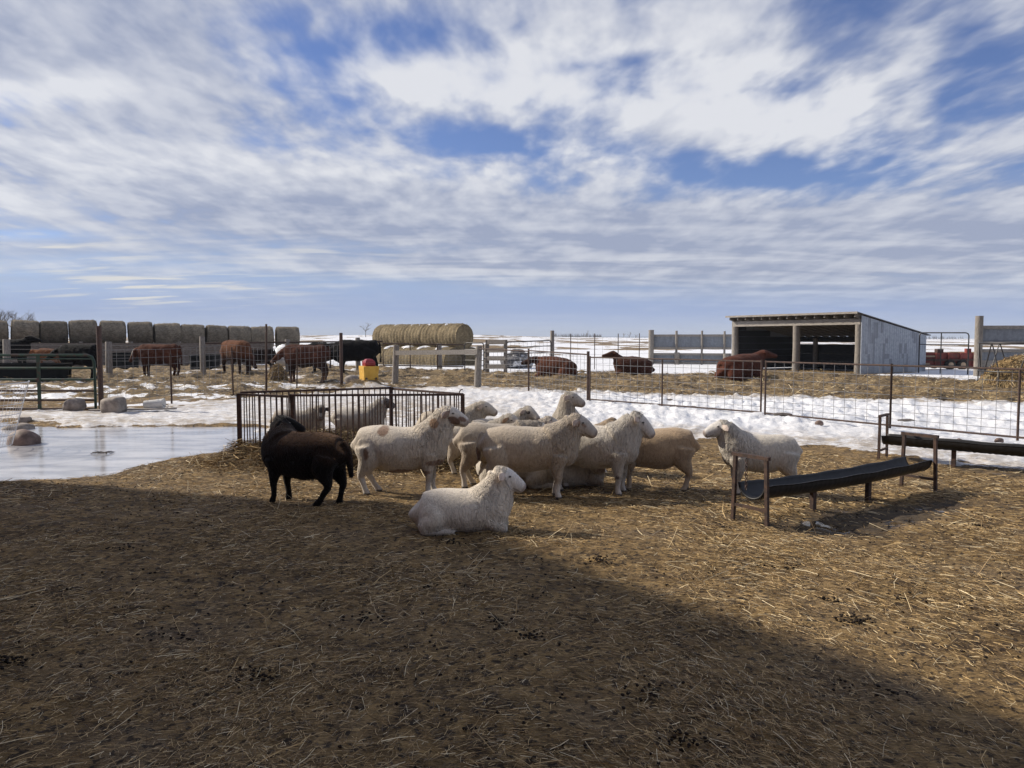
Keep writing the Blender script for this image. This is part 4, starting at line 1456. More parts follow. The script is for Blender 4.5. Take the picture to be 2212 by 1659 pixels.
# ------------------------------------------------------------------ bales
def bale_mesh(rad, length, seed, c1, c2, end_c, tufts=500, upright=False, rib=1.0):
    rng = np.random.default_rng(seed)
    seg, nl = 56, 22
    th = np.linspace(0, 2 * np.pi, seg, endpoint=False)
    xs = np.linspace(-length / 2, length / 2, nl)
    V, C = [], []
    for i, x in enumerate(xs):
        e = abs(x) / (length / 2)
        rr = rad * (1 - 0.06 * max(0, e - 0.82) / 0.18) + 0.022 * (fbm(th * 5 / 2, np.full(seg, x * 5), seed, 4) - 0.5) * 2
        rr = rr + 0.018 * rib * math.sin(x * 23 + seed) + 0.03 * (fbm(th * 0.9, np.full(seg, x * 1.2), seed + 3, 2) - 0.5)
        y, z = rr * np.cos(th), rr * np.sin(th)
        z = np.maximum(z, -rad * 0.95)
        V.append(np.stack([np.full(seg, x), y, z], 1))
        k = fbm(th * 1.2, np.full(seg, x * 3), seed + 9, 4)[:, None]
        C.append(np.array(c1)[None] * (1 - k) + np.array(c2)[None] * k)
    n = seg * nl
    F4 = []
    for i in range(nl - 1):
        for j in range(seg):
            j2 = (j + 1) % seg
            F4.append((i * seg + j, i * seg + j2, (i + 1) * seg + j2, (i + 1) * seg + j))
    F3 = []
    # spiral ends
    base = n
    for s, i0 in ((-1, 0), (1, (nl - 1) * seg)):
        prev = np.arange(seg) + i0
        for k, fr in enumerate((0.86, 0.7, 0.54, 0.38, 0.22, 0.1, 0.004)):
            rr = rad * fr
            x = s * (length / 2 + 0.02 + 0.025 * (k % 2))
            V.append(np.stack([np.full(seg, x) + rng.normal(0, .006, seg), rr * np.cos(th), np.maximum(rr * np.sin(th), -rad * .95)], 1))
            sh = 0.86 + 0.18 * (k % 2)
            C.append(np.repeat(np.array(end_c)[None] * sh, seg, 0) * (0.85 + 0.3 * rng.random((seg, 1))))
            cur = np.arange(seg) + base
            for j in range(seg):
                j2 = (j + 1) % seg
                q = (prev[j], prev[j2], cur[j2], cur[j])
                F4.append(q if s < 0 else q[::-1])
            prev = cur
            base += seg
        F4.append(tuple(prev[[0, seg // 4, seg // 2, 3 * seg // 4]]))
    V = np.concatenate(V)
    C = np.concatenate(C)
    # loose stems sticking out
    idx = rng.integers(0, n, tufts)
    p = V[idx]
    nrm = p * np.array([0, 1, 1])
    nrm /= np.linalg.norm(nrm, axis=1)[:, None] + 1e-9
    d = nrm * 0.5 + rng.normal(0, .6, (tufts, 3))
    d /= np.linalg.norm(d, axis=1)[:, None]
    ln = (0.03 + 0.06 * rng.random(tufts))[:, None]
    sv = np.cross(d, rng.normal(0, 1, (tufts, 3)))
    sv /= np.linalg.norm(sv, axis=1)[:, None] + 1e-9
    FV = np.stack([p - sv * .009, p + sv * .009, p + d * ln], 1).reshape(-1, 3)
    FC = np.repeat((np.array(c2)[None] * (0.7 + 0.7 * rng.random((tufts, 1))))[:, None], 3, 1).reshape(-1, 3)
    F3 = np.arange(tufts * 3).reshape(-1, 3) + len(V)
    V = np.vstack([V, FV])
    C = np.vstack([C, FC])
    if upright:
        V = np.stack([V[:, 2], V[:, 1], V[:, 0]], 1)
    return mesh_from_arrays('round_bale', V, [np.array(F4), F3], C, False)


def build_bales():
    # long row behind the board fence
    spans = [(-52, 17), (24, 85), (85.5, 147), (150, 210), (216, 271), (276, 331), (333, 390), (390, 442), (443, 490), (492, 540), (541, 590), (595, 646)]
    tops = [692, 692, 693, 692, 693, 695, 699, 701, 703, 705, 705, 706]
    where = ['cut off by the left edge', 'leftmost whole one', 'the darkest, pressed against its left neighbour', 'alone between two slits of sky',
             'behind the top of the tall rusty post', 'tilted beside the right slit of sky', 'above the broadside red cow', 'above the second grey wooden post', 'just right of the second grey post',
             'above the back of the big brown cow', 'behind the thin steel post', 'last at the right end, apart from the rest']
    for k, ((a, b), tp) in enumerate(zip(spans, tops)):
        da, db = 43.0 + 8.0 * a / 646.0, 43.0 + 8.0 * b / 646.0
        d = (da + db) / 2
        xa, xb = AT(a, 730, da).x, AT(b, 730, db).x
        ln = math.hypot(xb - xa, db - da)
        sl_ = math.atan2(db - da, xb - xa)
        ztop = AT(a, tp, d).z
        rad = 0.70
        bv = (1.0, 1.1, .72, .95, 1.12, .98, 1.05, 1.08, .92, 1.02, 1.1, .98)[k]
        me = bale_mesh(rad * (1 + .02 * math.sin(k * 2.3)), ln - 0.04 - .03 * (k % 3), 200 + k, (.17 * bv, .145 * bv, .11 * bv), (.28 * bv, .24 * bv, .18 * bv), (.17, .14, .095), 900, rib=.25)
        o = link('round_bale', me, M_BALE)
        o.location = ((xa + xb) / 2, d, ztop - rad)
        o.rotation_euler = (0, random.uniform(-.055, .055), sl_ + random.uniform(-.06, .06))
        tag(o, 'grey round bale of the long row, ' + where[k], 'hay bale', 'long row of grey bales')
        zl = ztop - 2 * rad + .04
        gz = HZ((xa + xb) / 2, d)
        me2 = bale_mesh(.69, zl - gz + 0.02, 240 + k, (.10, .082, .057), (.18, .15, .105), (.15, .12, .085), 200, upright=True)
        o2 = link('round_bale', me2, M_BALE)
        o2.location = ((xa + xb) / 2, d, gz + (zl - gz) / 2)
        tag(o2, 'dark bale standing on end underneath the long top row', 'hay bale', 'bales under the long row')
    # golden stack
    sp = [(797, 842), (842, 884), (884, 928), (928, 972), (972, 1008)]
    d = 48.0
    ws = ['at the left end of the upper row', 'second from the left in the upper row', 'in the middle of the upper row', 'fourth in the upper row', 'with its round end facing right']
    ang = R(-40)
    step = Vector((math.cos(ang), math.sin(ang), 0))
    pr = AT(1002, 730, 45.0)
    rad = .80
    ztop = AT(960, 700, 47).z
    L = 1.47
    for k in range(5):
        c = pr - step * (L * (4 - k) + 0.70)
        me = bale_mesh(rad, L + .03, 300 + k, (.185, .145, .088), (.31, .25, .155), (.21, .165, .10), 900)
        o = link('round_bale', me, M_BALE)
        o.location = (c.x, c.y, ztop - rad)
        o.rotation_euler = (random.random() * 6, 0, ang + random.uniform(-.03, .03))
        o.rotation_euler[0] = 0
        tag(o, 'golden round bale ' + ws[k] + ' of the stack', 'hay bale', 'golden bales in the short stack')
    for k in range(5):
        for q, nm in ((-.80, 'front'), (.80, 'rear')):
            c = pr - step * (L * (4 - k) + 0.80) + Vector((-step.y, step.x, 0)) * q
            me = bale_mesh(rad, L + .0, 340 + k, (.17, .135, .082), (.28, .225, .14), (.19, .148, .09), 300)
            o = link('round_bale', me, M_BALE)
            o.location = (c.x, c.y, ztop - rad * 2.73)
            o.rotation_euler = (0, 0, ang)
            if q < 0:
                lab = 'golden bale in the lower front row, ' + ['below the left end', 'second along', 'in the middle', 'behind the grey post with the panel', 'under the round bale end'][k]
            else:
                lab = 'golden bale in the hidden rear row of the stack'
            tag(o, lab, 'hay bale', 'lower bales of the short stack')
    # snow lying in the joints of the stack
    rng = np.random.default_rng(4)
    Vs, Fs, off = [], [], 0
    bumps = []
    for k in range(4):
        c = pr - step * (L * (3 - k) + 0.72 + .65)
        bumps.append((c.x, c.y - .22, ztop - .10, .16 + .06 * rng.random(), .26))
    for k in range(6):
        c = pr - step * (L * rng.random() * 4 + .5)
        bumps.append((c.x, c.y - .30, ztop - .13, .09, .13))
    for k in range(5):
        c = pr - step * (L * (4 - k) + 0.9) + Vector((step.y, -step.x, 0)) * .8
        bumps.append((c.x, c.y - .02, ztop - rad * 2.73 + rad * .97, .50, .30))
    seg, nr = 16, 5
    for (x, y, z, rx, ry) in bumps:
        vs = [(x, y, z + .10)]
        for i in range(1, nr + 1):
            f = i / nr
            for j in range(seg):
                a = 2 * math.pi * j / seg
                w = 1 + .25 * math.sin(3 * a + x * 9) + .15 * math.sin(5 * a + y * 7)
                vs.append((x + rx * f * w * math.cos(a), y + ry * f * w * math.sin(a), z + .10 * math.sqrt(max(0, 1 - f * f)) - .10 * f * f))
        fs = [(0, 1 + j, 1 + (j + 1) % seg) for j in range(seg)]
        for i in range(nr - 1):
            for j in range(seg):
                fs.append((1 + i * seg + j, 1 + (i + 1) * seg + j, 1 + (i + 1) * seg + (j + 1) % seg))
                fs.append((1 + i * seg + j, 1 + (i + 1) * seg + (j + 1) % seg, 1 + i * seg + (j + 1) % seg))
        Vs += vs
        Fs += [tuple(q + off for q in f) for f in fs]
        off += len(vs)
    o = link('bale_snow', mesh_from_arrays('bale_snow', np.array(Vs), [np.array(Fs)], None, True), M_SNOW, kind='stuff')
    tag(o, 'white snow caught in the joints of the golden bale stack', 'snow')


build_bales()


# ------------------------------------------------------------------ fences and gates
def gp(px, py):
    p = G(px, py)
    p.z = HZ(p.x, p.y)
    return p


def wire_panel(a, b, z0, z1, nv_step=.2, nh=8, r=.0035):
    m = MB()
    a, b = Vector(a), Vector(b)
    L = (b - a).length
    n = max(2, int(L / nv_step))
    for i in range(n + 1):
        p = a.lerp(b, i / n)
        m.tube([(p.x, p.y, p.z + z0), (p.x, p.y, p.z + z1)], r, 4, False)
    for k in range(nh + 1):
        t = k / nh
        z = z0 + (z1 - z0) * (0.75 * t + 0.25 * t * t)
        m.tube([(a.x, a.y, a.z + z), (b.x, b.y, b.z + z)], r, 4, False)
    return m


def build_fences():
    # wire fence on the left, from the gate post to the thick post by the waterer
    pts = [gp(219, 887), gp(371, 873), gp(504, 859), gp(575, 850), gp(641, 845), gp(738, 836)]
    tops = [704, 764, 750, 700, 752, 719]
    rad = [.055, .022, .022, .03, .022, .055]
    t = thing('wire_fence', 'rusty post wire fence running from the green gate to the yellow waterer', 'fence', pts[0])
    for k, p in enumerate(pts):
        zt = AT(0, tops[k], p.y).z
        lean = Vector((random.uniform(-.04, .04), 0, 0)) if 0 < k < 5 else Vector((0, 0, 0))
        MB().tube([p - Vector((0, 0, .1)), Vector((p.x, p.y, zt)) + lean], rad[k], 10).build('post', M_DARKRUST if k in (0, 5) else M_RUST, t, True, True)
    for k in range(5):
        wire_panel(pts[k], pts[k + 1], .10, 1.33, .2, 8).build('wire_mesh', M_WIRE, t, False, True)
    m = MB()
    a, b = gp(560, 852), gp(738, 836)
    # panels with pipe frame right of the corner
    q0 = gp(1031, 841)
    segs = [gp(1031, 841), gp(1142, 851), gp(1270, 873)]
    t = thing('wire_fence', 'wire fence with sagging pipe rail beside the wooden corner post', 'fence', q0)
    hts = [1.22, 1.18, 1.15]
    for k in (1, 2):
        p = segs[k]
        MB().tube([p - Vector((0, 0, .1)), p + Vector((0, 0, hts[k] + .06))], .026 if k == 1 else .035, 8).build('post', M_RUST, t, True, True)
    for k in range(2):
        wire_panel(segs[k], segs[k + 1], .05, 1.12, .2, 7).build('wire_mesh', M_WIRE, t, False, True)
        MB().tube([segs[k] + Vector((0, 0, hts[k])), segs[k + 1] + Vector((0, 0, hts[k + 1] - .02))], .018, 8).build('top_rail', M_RUST, t, True, True)
    # framed panels to the right edge
    fr = [gp(1274, 876), gp(1437, 890), gp(1643, 907), gp(1652, 909), gp(1922, 938), gp(2250, 972), gp(2560, 1004)]
    def panel(a, b, label, mid=()):
        t = thing('framed_fence_panel', label, 'fence panel', a, 0, 'pipe framed wire panels')
        zt = 1.05
        fm = MB()
        for z in (.05, zt):
            fm.tube([a + Vector((0, 0, z)), b + Vector((0, 0, z))], .016, 8)
        fm.build('pipe_frame', M_RUST, t, True, True)
        for p in (a, b):
            MB().tube([p, p + Vector((0, 0, zt + .03))], .019, 8).build('post', M_RUST, t, True, True)
        for s in mid:
            p = a.lerp(b, s)
            MB().tube([p, p + Vector((0, 0, zt))], .018, 8).build('post', M_RUST, t, True, True)
        wire_panel(a, b, .05, zt, .2, 7, .0038).build('wire_mesh', M_WIRE, t, False, True)
    for p in fr:
        p.z = 0.10
    panel(fr[0], fr[2], 'pipe framed wire panel with a post in its middle, left of the double post', (.47,))
    panel(fr[3], fr[4], 'pipe framed wire panel from the double post to the far trough')
    panel(fr[4], fr[6], 'pipe framed wire panel behind the far trough, running out of the picture', (.5,))
    # green gate
    a = G(207, 886); b = G(-700, 886)
    a.z = b.z = 0
    t = thing('pipe_gate', 'dark green pipe gate in front of the black stock tank', 'gate', a)
    zs = [AT(0, y, a.y).z for y in (767, 795, 820, 844, 864, 883)]
    for k, z in enumerate(zs):
        if k == 0:
            MB().tube([Vector((b.x, b.y, z)), Vector((a.x - .16, a.y, z)), Vector((a.x - .05, a.y, z - .04)), Vector((a.x, a.y, z - .16)), Vector((a.x, a.y, zs[-1]))], .030, 10).build('outer_frame', M_GREEN, t, True, True)
        else:
            MB().tube([Vector((b.x, b.y, z)), Vector((a.x, a.y, z))], .026, 10).build('rail', M_GREEN if k < 3 else M_DARKRUST, t, True, True)
    z2 = AT(0, 775, a.y).z
    MB().tube([Vector((b.x, b.y, z2)), Vector((a.x - .02, a.y, z2))], .014, 8).build('rail', M_GREEN, t, True, True)
    for px in (88, -120, -330):
        p = G(px, 886)
        MB().box(((p.x), a.y - .03, (zs[0] + zs[-1]) / 2), (.075, .02, zs[0] - zs[-1])).build('upright', M_GREEN, t, False, True)
    # grey wooden posts in the yard
    posts = [(16, 822, 733, .13, 'weathered wooden post at the left edge in front of a black cow'), (236, 815, 738, .13, 'thick grey wooden post right of the tall rusty gate post'),
             (439, 811, 727, .12, 'grey wooden post left of the big brown cow'), (623, 806, 733, .13, 'split grey wooden post top behind the dark red cow'), (774, 803, 729, .12, 'grey wooden post rising behind the black cow by the waterer'),
             (950, 800, 742, .13, 'grey wooden post in front of the golden bales'), (1051, 806, 743, .12, 'grey wooden post left of the short plank section'), (1193, 803, 714, .10, 'tall slim wooden post above the lying cow')]
    for px, py, tp, r, lab in posts:
        p = gp(px, py)
        zt = AT(0, tp, p.y).z
        lx = random.uniform(-.03, .03)
        o = MB().tube([p - Vector((0, 0, .1)), p + Vector((lx / 2, 0, .6)), Vector((p.x + lx, p.y, zt - .02)), Vector((p.x + lx, p.y, zt))], r, 12, True, [r * 1.05, r, r * .95, r * .85])
        oo = o.build('wooden_post', M_WOOD, None, True)
        # origin at the base
        me = oo.data
        me.transform(Matrix.Translation(-p))
        oo.location = p
        tag(oo, lab, 'post', 'grey wooden posts in the yard')
    # rail section
    a, b = gp(853, 833), gp(1031, 841)
    t = thing('rail_fence', 'single weathered rail between two wooden posts right of the waterer', 'fence', a)
    for p, tp, px in ((a, 745, 853), (b, 747, 1031)):
        zt = AT(0, tp, p.y).z
        MB().tube([p - Vector((0, 0, .1)), Vector((p.x + .06, p.y, zt))], .10, 12, True, [.115, .10]).build('post', M_WOOD, t, True, True)
    za, zb = AT(0, 762, a.y).z, AT(0, 760, b.y).z
    MB().beam((a.x + .06, a.y - .12, za), (b.x + .02, b.y - .12, zb), .05, .15).build('rail', M_WOODH, t, False, True)
    # rusty pipe panel before the golden bales
    a, b = gp(828, 801), gp(1001, 802)
    t = thing('pipe_fence', 'rusty pipe panel with wires in front of the golden bales', 'fence', a)
    ht = AT(0, 742, a.y).z - a.z
    MB().tube([a + Vector((0, 0, .15)), a + Vector((0, 0, ht)), b + Vector((0, 0, ht)), b + Vector((0, 0, .15)), a + Vector((0, 0, .15))], .03, 8).build('pipe_frame', M_RUST, t, True, True)
    for s in (.34, .68):
        p = a.lerp(b, s)
        MB().tube([p, p + Vector((0, 0, ht))], .03, 8).build('upright', M_DARKRUST, t, True, True)
    wire_panel(a, b, .15, ht, .35, 6, .005).build('wire_mesh', M_WIRE, t, False, True)
    # yard back fence: wires and a top rail between the wooden posts
    a, b, c = gp(-300, 812), gp(439, 809), gp(826, 803)
    t = thing('strand_fence', 'pipe rail and strand wire fence in front of the long row of bales', 'fence', a)
    MB().tube([b + Vector((0, 0, 1.42)), c + Vector((0, 0, 1.42))], .035, 8).build('top_rail', M_RUST, t, True, True)
    m = MB()
    for h in (.35, .62, .88, 1.12, 1.3):
        m.tube([a + Vector((0, 0, h)), b + Vector((0, 0, h))], .006, 4, False)
        m.tube([b + Vector((0, 0, h)), c + Vector((0, 0, h))], .006, 4, False)
    m.build('wire_strands', M_WIRE, t, False, True)
    for s in (.15, .45, .75):
        p = b.lerp(c, s)
        MB().tube([p, p + Vector((0, 0, 1.4))], .03, 8).build('post', M_RUST, t, True, True)
    # short plank fence
    a, b = gp(1053, 807), gp(1092, 808)
    t = thing('plank_fence', 'short section of four grey planks between the post and the pipe gate', 'fence', a)
    for p in (a, b):
        MB().beam(p, p + Vector((0, 0, 1.55)), .17, .17).build('post', M_WOOD, t, False, True)
    for h in (.35, .72, 1.08, 1.45):
        MB().beam(a + Vector((0, -.11, h)), b + Vector((0, -.11, h)), .04, .20).build('plank', M_WOODH, t, False, True)

    def gate(pa, pb, z0, z1, label, rails, uprights=(), mat=M_BLACKPIPE, wire=False):
        t = thing('pipe_gate', label, 'gate', pa)
        rr = .12
        d = (pb - pa).normalized()
        up = Vector((0, 0, 1))
        loop = [pa + up * z0, pa + up * (z1 - rr), pa + up * (z1 - rr * .3) + d * rr * .3, pa + up * z1 + d * rr, pb + up * z1 - d * rr, pb + up * (z1 - rr * .3) - d * rr * .3, pb + up * (z1 - rr), pb + up * z0]
        MB().tube(loop, .028, 8).build('outer_frame', mat, t, True, True)
        for h in rails:
            MB().tube([pa + up * h, pb + up * h], .020, 8).build('rail', mat, t, True, True)
        for s in uprights:
            p = pa.lerp(pb, s)
            MB().tube([p + up * z0, p + up * z1], .024, 8).build('upright', mat, t, True, True)
        if wire:
            wire_panel(pa, pb, z0, z1, .25, 6, .005).build('wire_mesh', M_WIRE, t, False, True)
    gate(gp(1094, 808), gp(1190, 804), .12, 1.45, 'grey pipe gate in front of the snowy rock pile', (.3, .6, .9, 1.2), (), M_BLACKPIPE, True)
    gate(gp(1004, 805), gp(1045, 807), .12, 1.40, 'narrow steel gate right of the golden bales', (.35, .6, .85, 1.1), (), M_BLACKPIPE, False)
    gate(gp(1984, 809), gp(2090, 812), .0, 1.78, 'black pipe gate in front of the red wagon', (.35, 1.27), (.45,), M_BLACKPIPE)
    # wire fence from the tall post to the windbreak
    a, b = gp(1193, 803), gp(1405, 800)
    t = thing('wire_fence', 'thin wire fence with steel posts across the snow behind the lying cattle', 'fence', a)
    for s in (.18, .42, .66, .88):
        p = a.lerp(b, s)
        p.z = HZ(p.x, p.y)
        MB().tube([p, p + Vector((0, 0, 1.75))], .022, 6).build('post', M_RUST, t, True, True)
    wire_panel(a, b, .3, 1.6, 1.1, 5, .004).build('wire_mesh', M_WIRE, t, False, True)


build_fences()


# ------------------------------------------------------------------ board fence, windbreaks, shed
def build_structures():
    # board windbreak below the long row of bales
    d0, d1 = 40.6, 46.5
    a = Vector((AT(-300, 730, d0).x, d0, 0)); b = Vector((AT(585, 730, d1).x, d1, 0))
    a.z = b.z = 0.0
    t = thing('board_fence', 'long fence of grey horizontal boards under the row of bales', 'fence', a)
    L = (b - a).length
    n = int(L / 2.44)
    for r in range(6):
        for i in range(n):
            p, q = a.lerp(b, i / n), a.lerp(b, (i + 1) / n - .0015)
            z = .16 + r * .215
            MB().beam(p + Vector((0, 0, z + random.uniform(-.01, .01))), q + Vector((0, 0, z + random.uniform(-.01, .01))), .04, .205).build('board', M_BOARD, t, False, True)
    for i in range(n + 1):
        p = a.lerp(b, i / n)
        MB().beam(p + Vector((0, .10, -.1)), p + Vector((0, .10, 1.42)), .15, .15).build('post', M_WOOD, t, False, True)

    def windbreak(pa, pb, ztop, name_label, bands, posts, post_h, thick):
        t = thing('metal_windbreak', name_label, 'windbreak', pa)
        dr = (pb - pa).normalized()
        nrm = Vector((dr.y, -dr.x, 0))
        ang = math.atan2(dr.y, dr.x)
        L = (pb - pa).length
        for z0, z1 in bands:
            sh = MB().box((L / 2, 0, (z0 + z1) / 2), (L, .02, z1 - z0))
            o = sh.build('metal_sheet', M_TINBAND, t)
            o.rotation_euler = (0, 0, ang)
            for z in (z0 + .05, z1 - .05):
                MB().beam(pa + nrm * .05 + Vector((0, 0, z)), pb + nrm * .05 + Vector((0, 0, z)), .05, .13).build('girt', M_WOODH, t, False, True)
        for s, r, hh in posts:
            p = pa.lerp(pb, s)
            MB().tube([p + nrm * (.09 + r) + Vector((0, 0, -.1)), p + nrm * (.09 + r) + Vector((0, 0, hh))], r, 10).build('post', M_WOOD, t, True, True)
    pa, pb = Vector((AT(1408, 730, 46.0).x, 46.0, 0)), Vector((AT(1592, 730, 44.5).x, 44.5, 0))
    windbreak(pa, pb, 2, 'grey metal windbreak with two bands, left of the shed', [(.10, .72), (.98, 1.82)], [(.0, .16, 2.1), (.30, .07, 2.05), (.60, .06, 2.05), (.86, .06, 2.02), (.31, .16, .78), (.88, .16, .72)], 2, .1)
    pa, pb = Vector((AT(2108, 730, 31.2).x, 31.2, 0)), Vector((AT(2700, 730, 30.0).x, 30.0, 0))
    windbreak(pa, pb, 2, 'tall grey metal windbreak at the right edge behind the hay', [(.10, .58), (.60, 1.16), (1.36, 2.1)], [(.0, .15, 2.5), (.5, .15, 2.4)], 2, .1)

    # shed
    A = G(1583, 798); Bp = G(1858, 811)
    A.z = Bp.z = 0
    ex = (Bp - A).normalized()                       # along the open front, towards the camera and right
    ey = Vector((-ex.y, ex.x, 0))                    # towards the back
    W = (Bp - A).length
    t = thing('cattle_shed', 'open fronted pole shed with slanting roof and patchy tin side', 'shed', A, math.atan2(ex.y, ex.x))
    dep, hf, hb = 4.5, 2.50, 1.66
    for k, (x, r) in enumerate(((.10, .17), (W * .535, .17), (W - .12, .17))):
        MB().tube([(x, .02, -.1), (x + .02, .02, 1.2), (x, .02, hf - .30)], r, 12, True, [r * 1.04, r, r * .97]).build('post', M_WOOD, t, True)
    MB().box((W / 2, -.05, hf - .17), (W + .02, .10, .26)).build('header', M_WOODH, t)
    nraf = 15
    sl = math.atan2(hf - hb, dep)
    for i in range(nraf):
        x = .08 + (W - .16) * i / (nraf - 1)
        MB().beam((x, -.34, hf + .04 + .34 * math.tan(sl)), (x, dep + .1, hb + .04), .07, .16).build('rafter', M_WOOD, t)
    rm = MB()
    th = .035
    y0, y1 = -.42, dep + .30
    z0, z1 = hf + .16 + .42 * math.tan(sl), hf + .16 - (dep + .30) * math.tan(sl)
    rm.add([(-.12, y0, z0), (W + .12, y0, z0), (W + .12, y1, z1), (-.12, y1, z1), (-.12, y0, z0 - th), (W + .12, y0, z0 - th), (W + .12, y1, z1 - th), (-.12, y1, z1 - th)],
           [(0, 1, 2, 3), (7, 6, 5, 4), (0, 4, 5, 1), (1, 5, 6, 2), (2, 6, 7, 3), (3, 7, 4, 0)])
    rm.build('roof', M_ROOF, t)
    MB().box((W / 2, -.445, z0 - .035), (W + .24, .05, .09)).build('fascia', M_WOODH, t)
    for x, nm in ((-.02, 'left'), (W + .06, 'right')):
        sd = MB()
        zf, zb2 = hf + .08, hf + .08 - dep * math.tan(sl)
        x2 = x + .03
        sd.add([(x, -.1, .06), (x, dep, .06), (x, dep, zb2), (x, -.1, zf), (x2, -.1, .06), (x2, dep, .06), (x2, dep, zb2), (x2, -.1, zf)],
               [(3, 2, 1, 0), (4, 5, 6, 7), (0, 1, 5, 4), (1, 2, 6, 5), (2, 3, 7, 6), (3, 0, 4, 7)])
        o = sd.build('side_wall', M_TIN, t)
        # material runs along the wall: turn the mesh so its length lies on x
        o.data.transform(Matrix.Rotation(R(-90), 4, 'Z'))
        o.rotation_euler = (0, 0, R(90))
    # lining boards inside, coloured near black to deepen the shade there
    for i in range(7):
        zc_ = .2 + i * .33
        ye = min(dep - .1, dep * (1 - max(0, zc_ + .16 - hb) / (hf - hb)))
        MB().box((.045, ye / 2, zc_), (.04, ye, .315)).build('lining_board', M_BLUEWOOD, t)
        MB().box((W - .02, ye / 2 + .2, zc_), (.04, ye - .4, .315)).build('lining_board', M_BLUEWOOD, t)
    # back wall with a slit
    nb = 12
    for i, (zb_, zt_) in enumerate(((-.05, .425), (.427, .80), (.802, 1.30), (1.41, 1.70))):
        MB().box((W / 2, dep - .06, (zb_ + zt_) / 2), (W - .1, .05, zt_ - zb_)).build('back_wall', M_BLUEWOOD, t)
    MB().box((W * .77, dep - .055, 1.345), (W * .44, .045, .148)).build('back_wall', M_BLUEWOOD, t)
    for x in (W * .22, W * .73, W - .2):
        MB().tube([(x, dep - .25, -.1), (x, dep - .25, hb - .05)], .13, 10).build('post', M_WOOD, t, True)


build_structures()


# ------------------------------------------------------------------ waterer
def build_waterer():
    p = G(797, 829, 0.2)
    zb = HZ(p.x, p.y - .3) - .03
    t = thing('cattle_waterer', 'yellow insulated cattle waterer with red lid on a dirty mound', 'waterer', (p.x, p.y, zb), R(24))
    w, dp, h = .46, .66, .42
    m = MB()
    # tapered tub with rim and recessed panel lines
    def ring(wx, wy, z):
        return [(-wx, -wy, z), (wx, -wy, z), (wx, wy, z), (-wx, wy, z)]
    prof = [(.94, 0), (.97, .20), (.99, .27), (1.0, .28), (1.0, .31), (1.03, .315), (1.03, h)]
    vs = []
    for k, z in prof:
        vs += ring(w / 2 * k, dp / 2 * k, z)
    fs = []
    for i in range(len(prof) - 1):
        for j in range(4):
            j2 = (j + 1) % 4
            fs.append((i * 4 + j, i * 4 + j2, (i + 1) * 4 + j2, (i + 1) * 4 + j))
    fs.append((3, 2, 1, 0))
    n = len(prof) * 4
    fs.append((n - 4, n - 3, n - 2, n - 1))
    m.add(vs, fs)
    o = m.build('tub', M_YELLOW, t)
    bv = o.modifiers.new('edge', 'BEVEL'); bv.width = .015; bv.segments = 2
    for x in (-.15, .15):
        MB().tube([(x, -.30, .045), (x, -dp / 2 * .96 - .012, .045)], .035, 10).build('drain_plug', M_DARKRUST, t)
    lid = MB()
    prof = [(.62, h - .01), (.70, h + .03), (.70, h + .10), (.64, h + .15), (.40, h + .21), (.34, h + .22)]
    vs, fs = [], []
    for k, z in prof:
        vs += ring(w / 2 * k, dp / 2 * k * .95, z)
    for i in range(len(prof) - 1):
        for j in range(4):
            j2 = (j + 1) % 4
            fs.append((i * 4 + j, i * 4 + j2, (i + 1) * 4 + j2, (i + 1) * 4 + j))
    n = len(prof) * 4
    fs.append((n - 4, n - 3, n - 2, n - 1))
    lid.add(vs, fs)
    o = lid.build('lid', M_RED, t)
    bv = o.modifiers.new('edge', 'BEVEL'); bv.width = .02; bv.segments = 3
    for s in (-1, 1):
        MB().tube([(-.10, s * .20, h + .10), (-.10, s * .30, h + .10), (.10, s * .30, h + .10), (.10, s * .20, h + .10)], .014, 8).build('handle', M_RED, t, True)


build_waterer()


# ------------------------------------------------------------------ stones and small litter
def stone(px, py, w, h, label, mat=M_ROCK, seed=1, boxy=.6, name='field_stone', dpt=None, z=None):
    p = G(px, py)
    rng = np.random.default_rng(seed)
    nu, nv = 28, 16
    Vs = []
    ph = rng.random(6) * 6
    for i in range(nv + 1):
        f = math.pi * i / nv
        for j in range(nu):
            a = 2 * math.pi * j / nu
            x, y, zz_ = math.sin(f) * math.cos(a), math.sin(f) * math.sin(a), math.cos(f)
            e = 1 - boxy * .5
            q = [math.copysign(abs(c) ** e, c) for c in (x, y, zz_)]
            ss = math.sin(f)
            nz_ = float(fbm(np.array([x * 1.3 + zz_ * .7 + seed * 3.1]), np.array([y * 1.3 - zz_ * .9 + seed]), 400 + seed, 4)[0]) - .5
            rr = 1 + .55 * nz_ + .06 * math.sin(2 * a + ph[0]) * ss + rng.normal(0, .005)
            Vs.append((q[0] * w / 2 * rr, q[1] * (dpt or w * .8) / 2 * rr, (q[2] * .55 * rr + .42) * h))
    F4 = []
    for i in range(nv):
        for j in range(nu):
            F4.append((i * nu + j, (i + 1) * nu + j, (i + 1) * nu + (j + 1) % nu, i * nu + (j + 1) % nu))
    o = link(name, mesh_from_arrays(name, np.array(Vs), [np.array(F4)], None, True), mat)
    o.location = (p.x, p.y + (dpt or w * .8) * .3, HZ(p.x, p.y) - .02 if z is None else z)
    o.rotation_euler = (0, 0, rng.random() * .6 - .3)
    return tag(o, label, 'stone', 'stones by the gate and puddle')


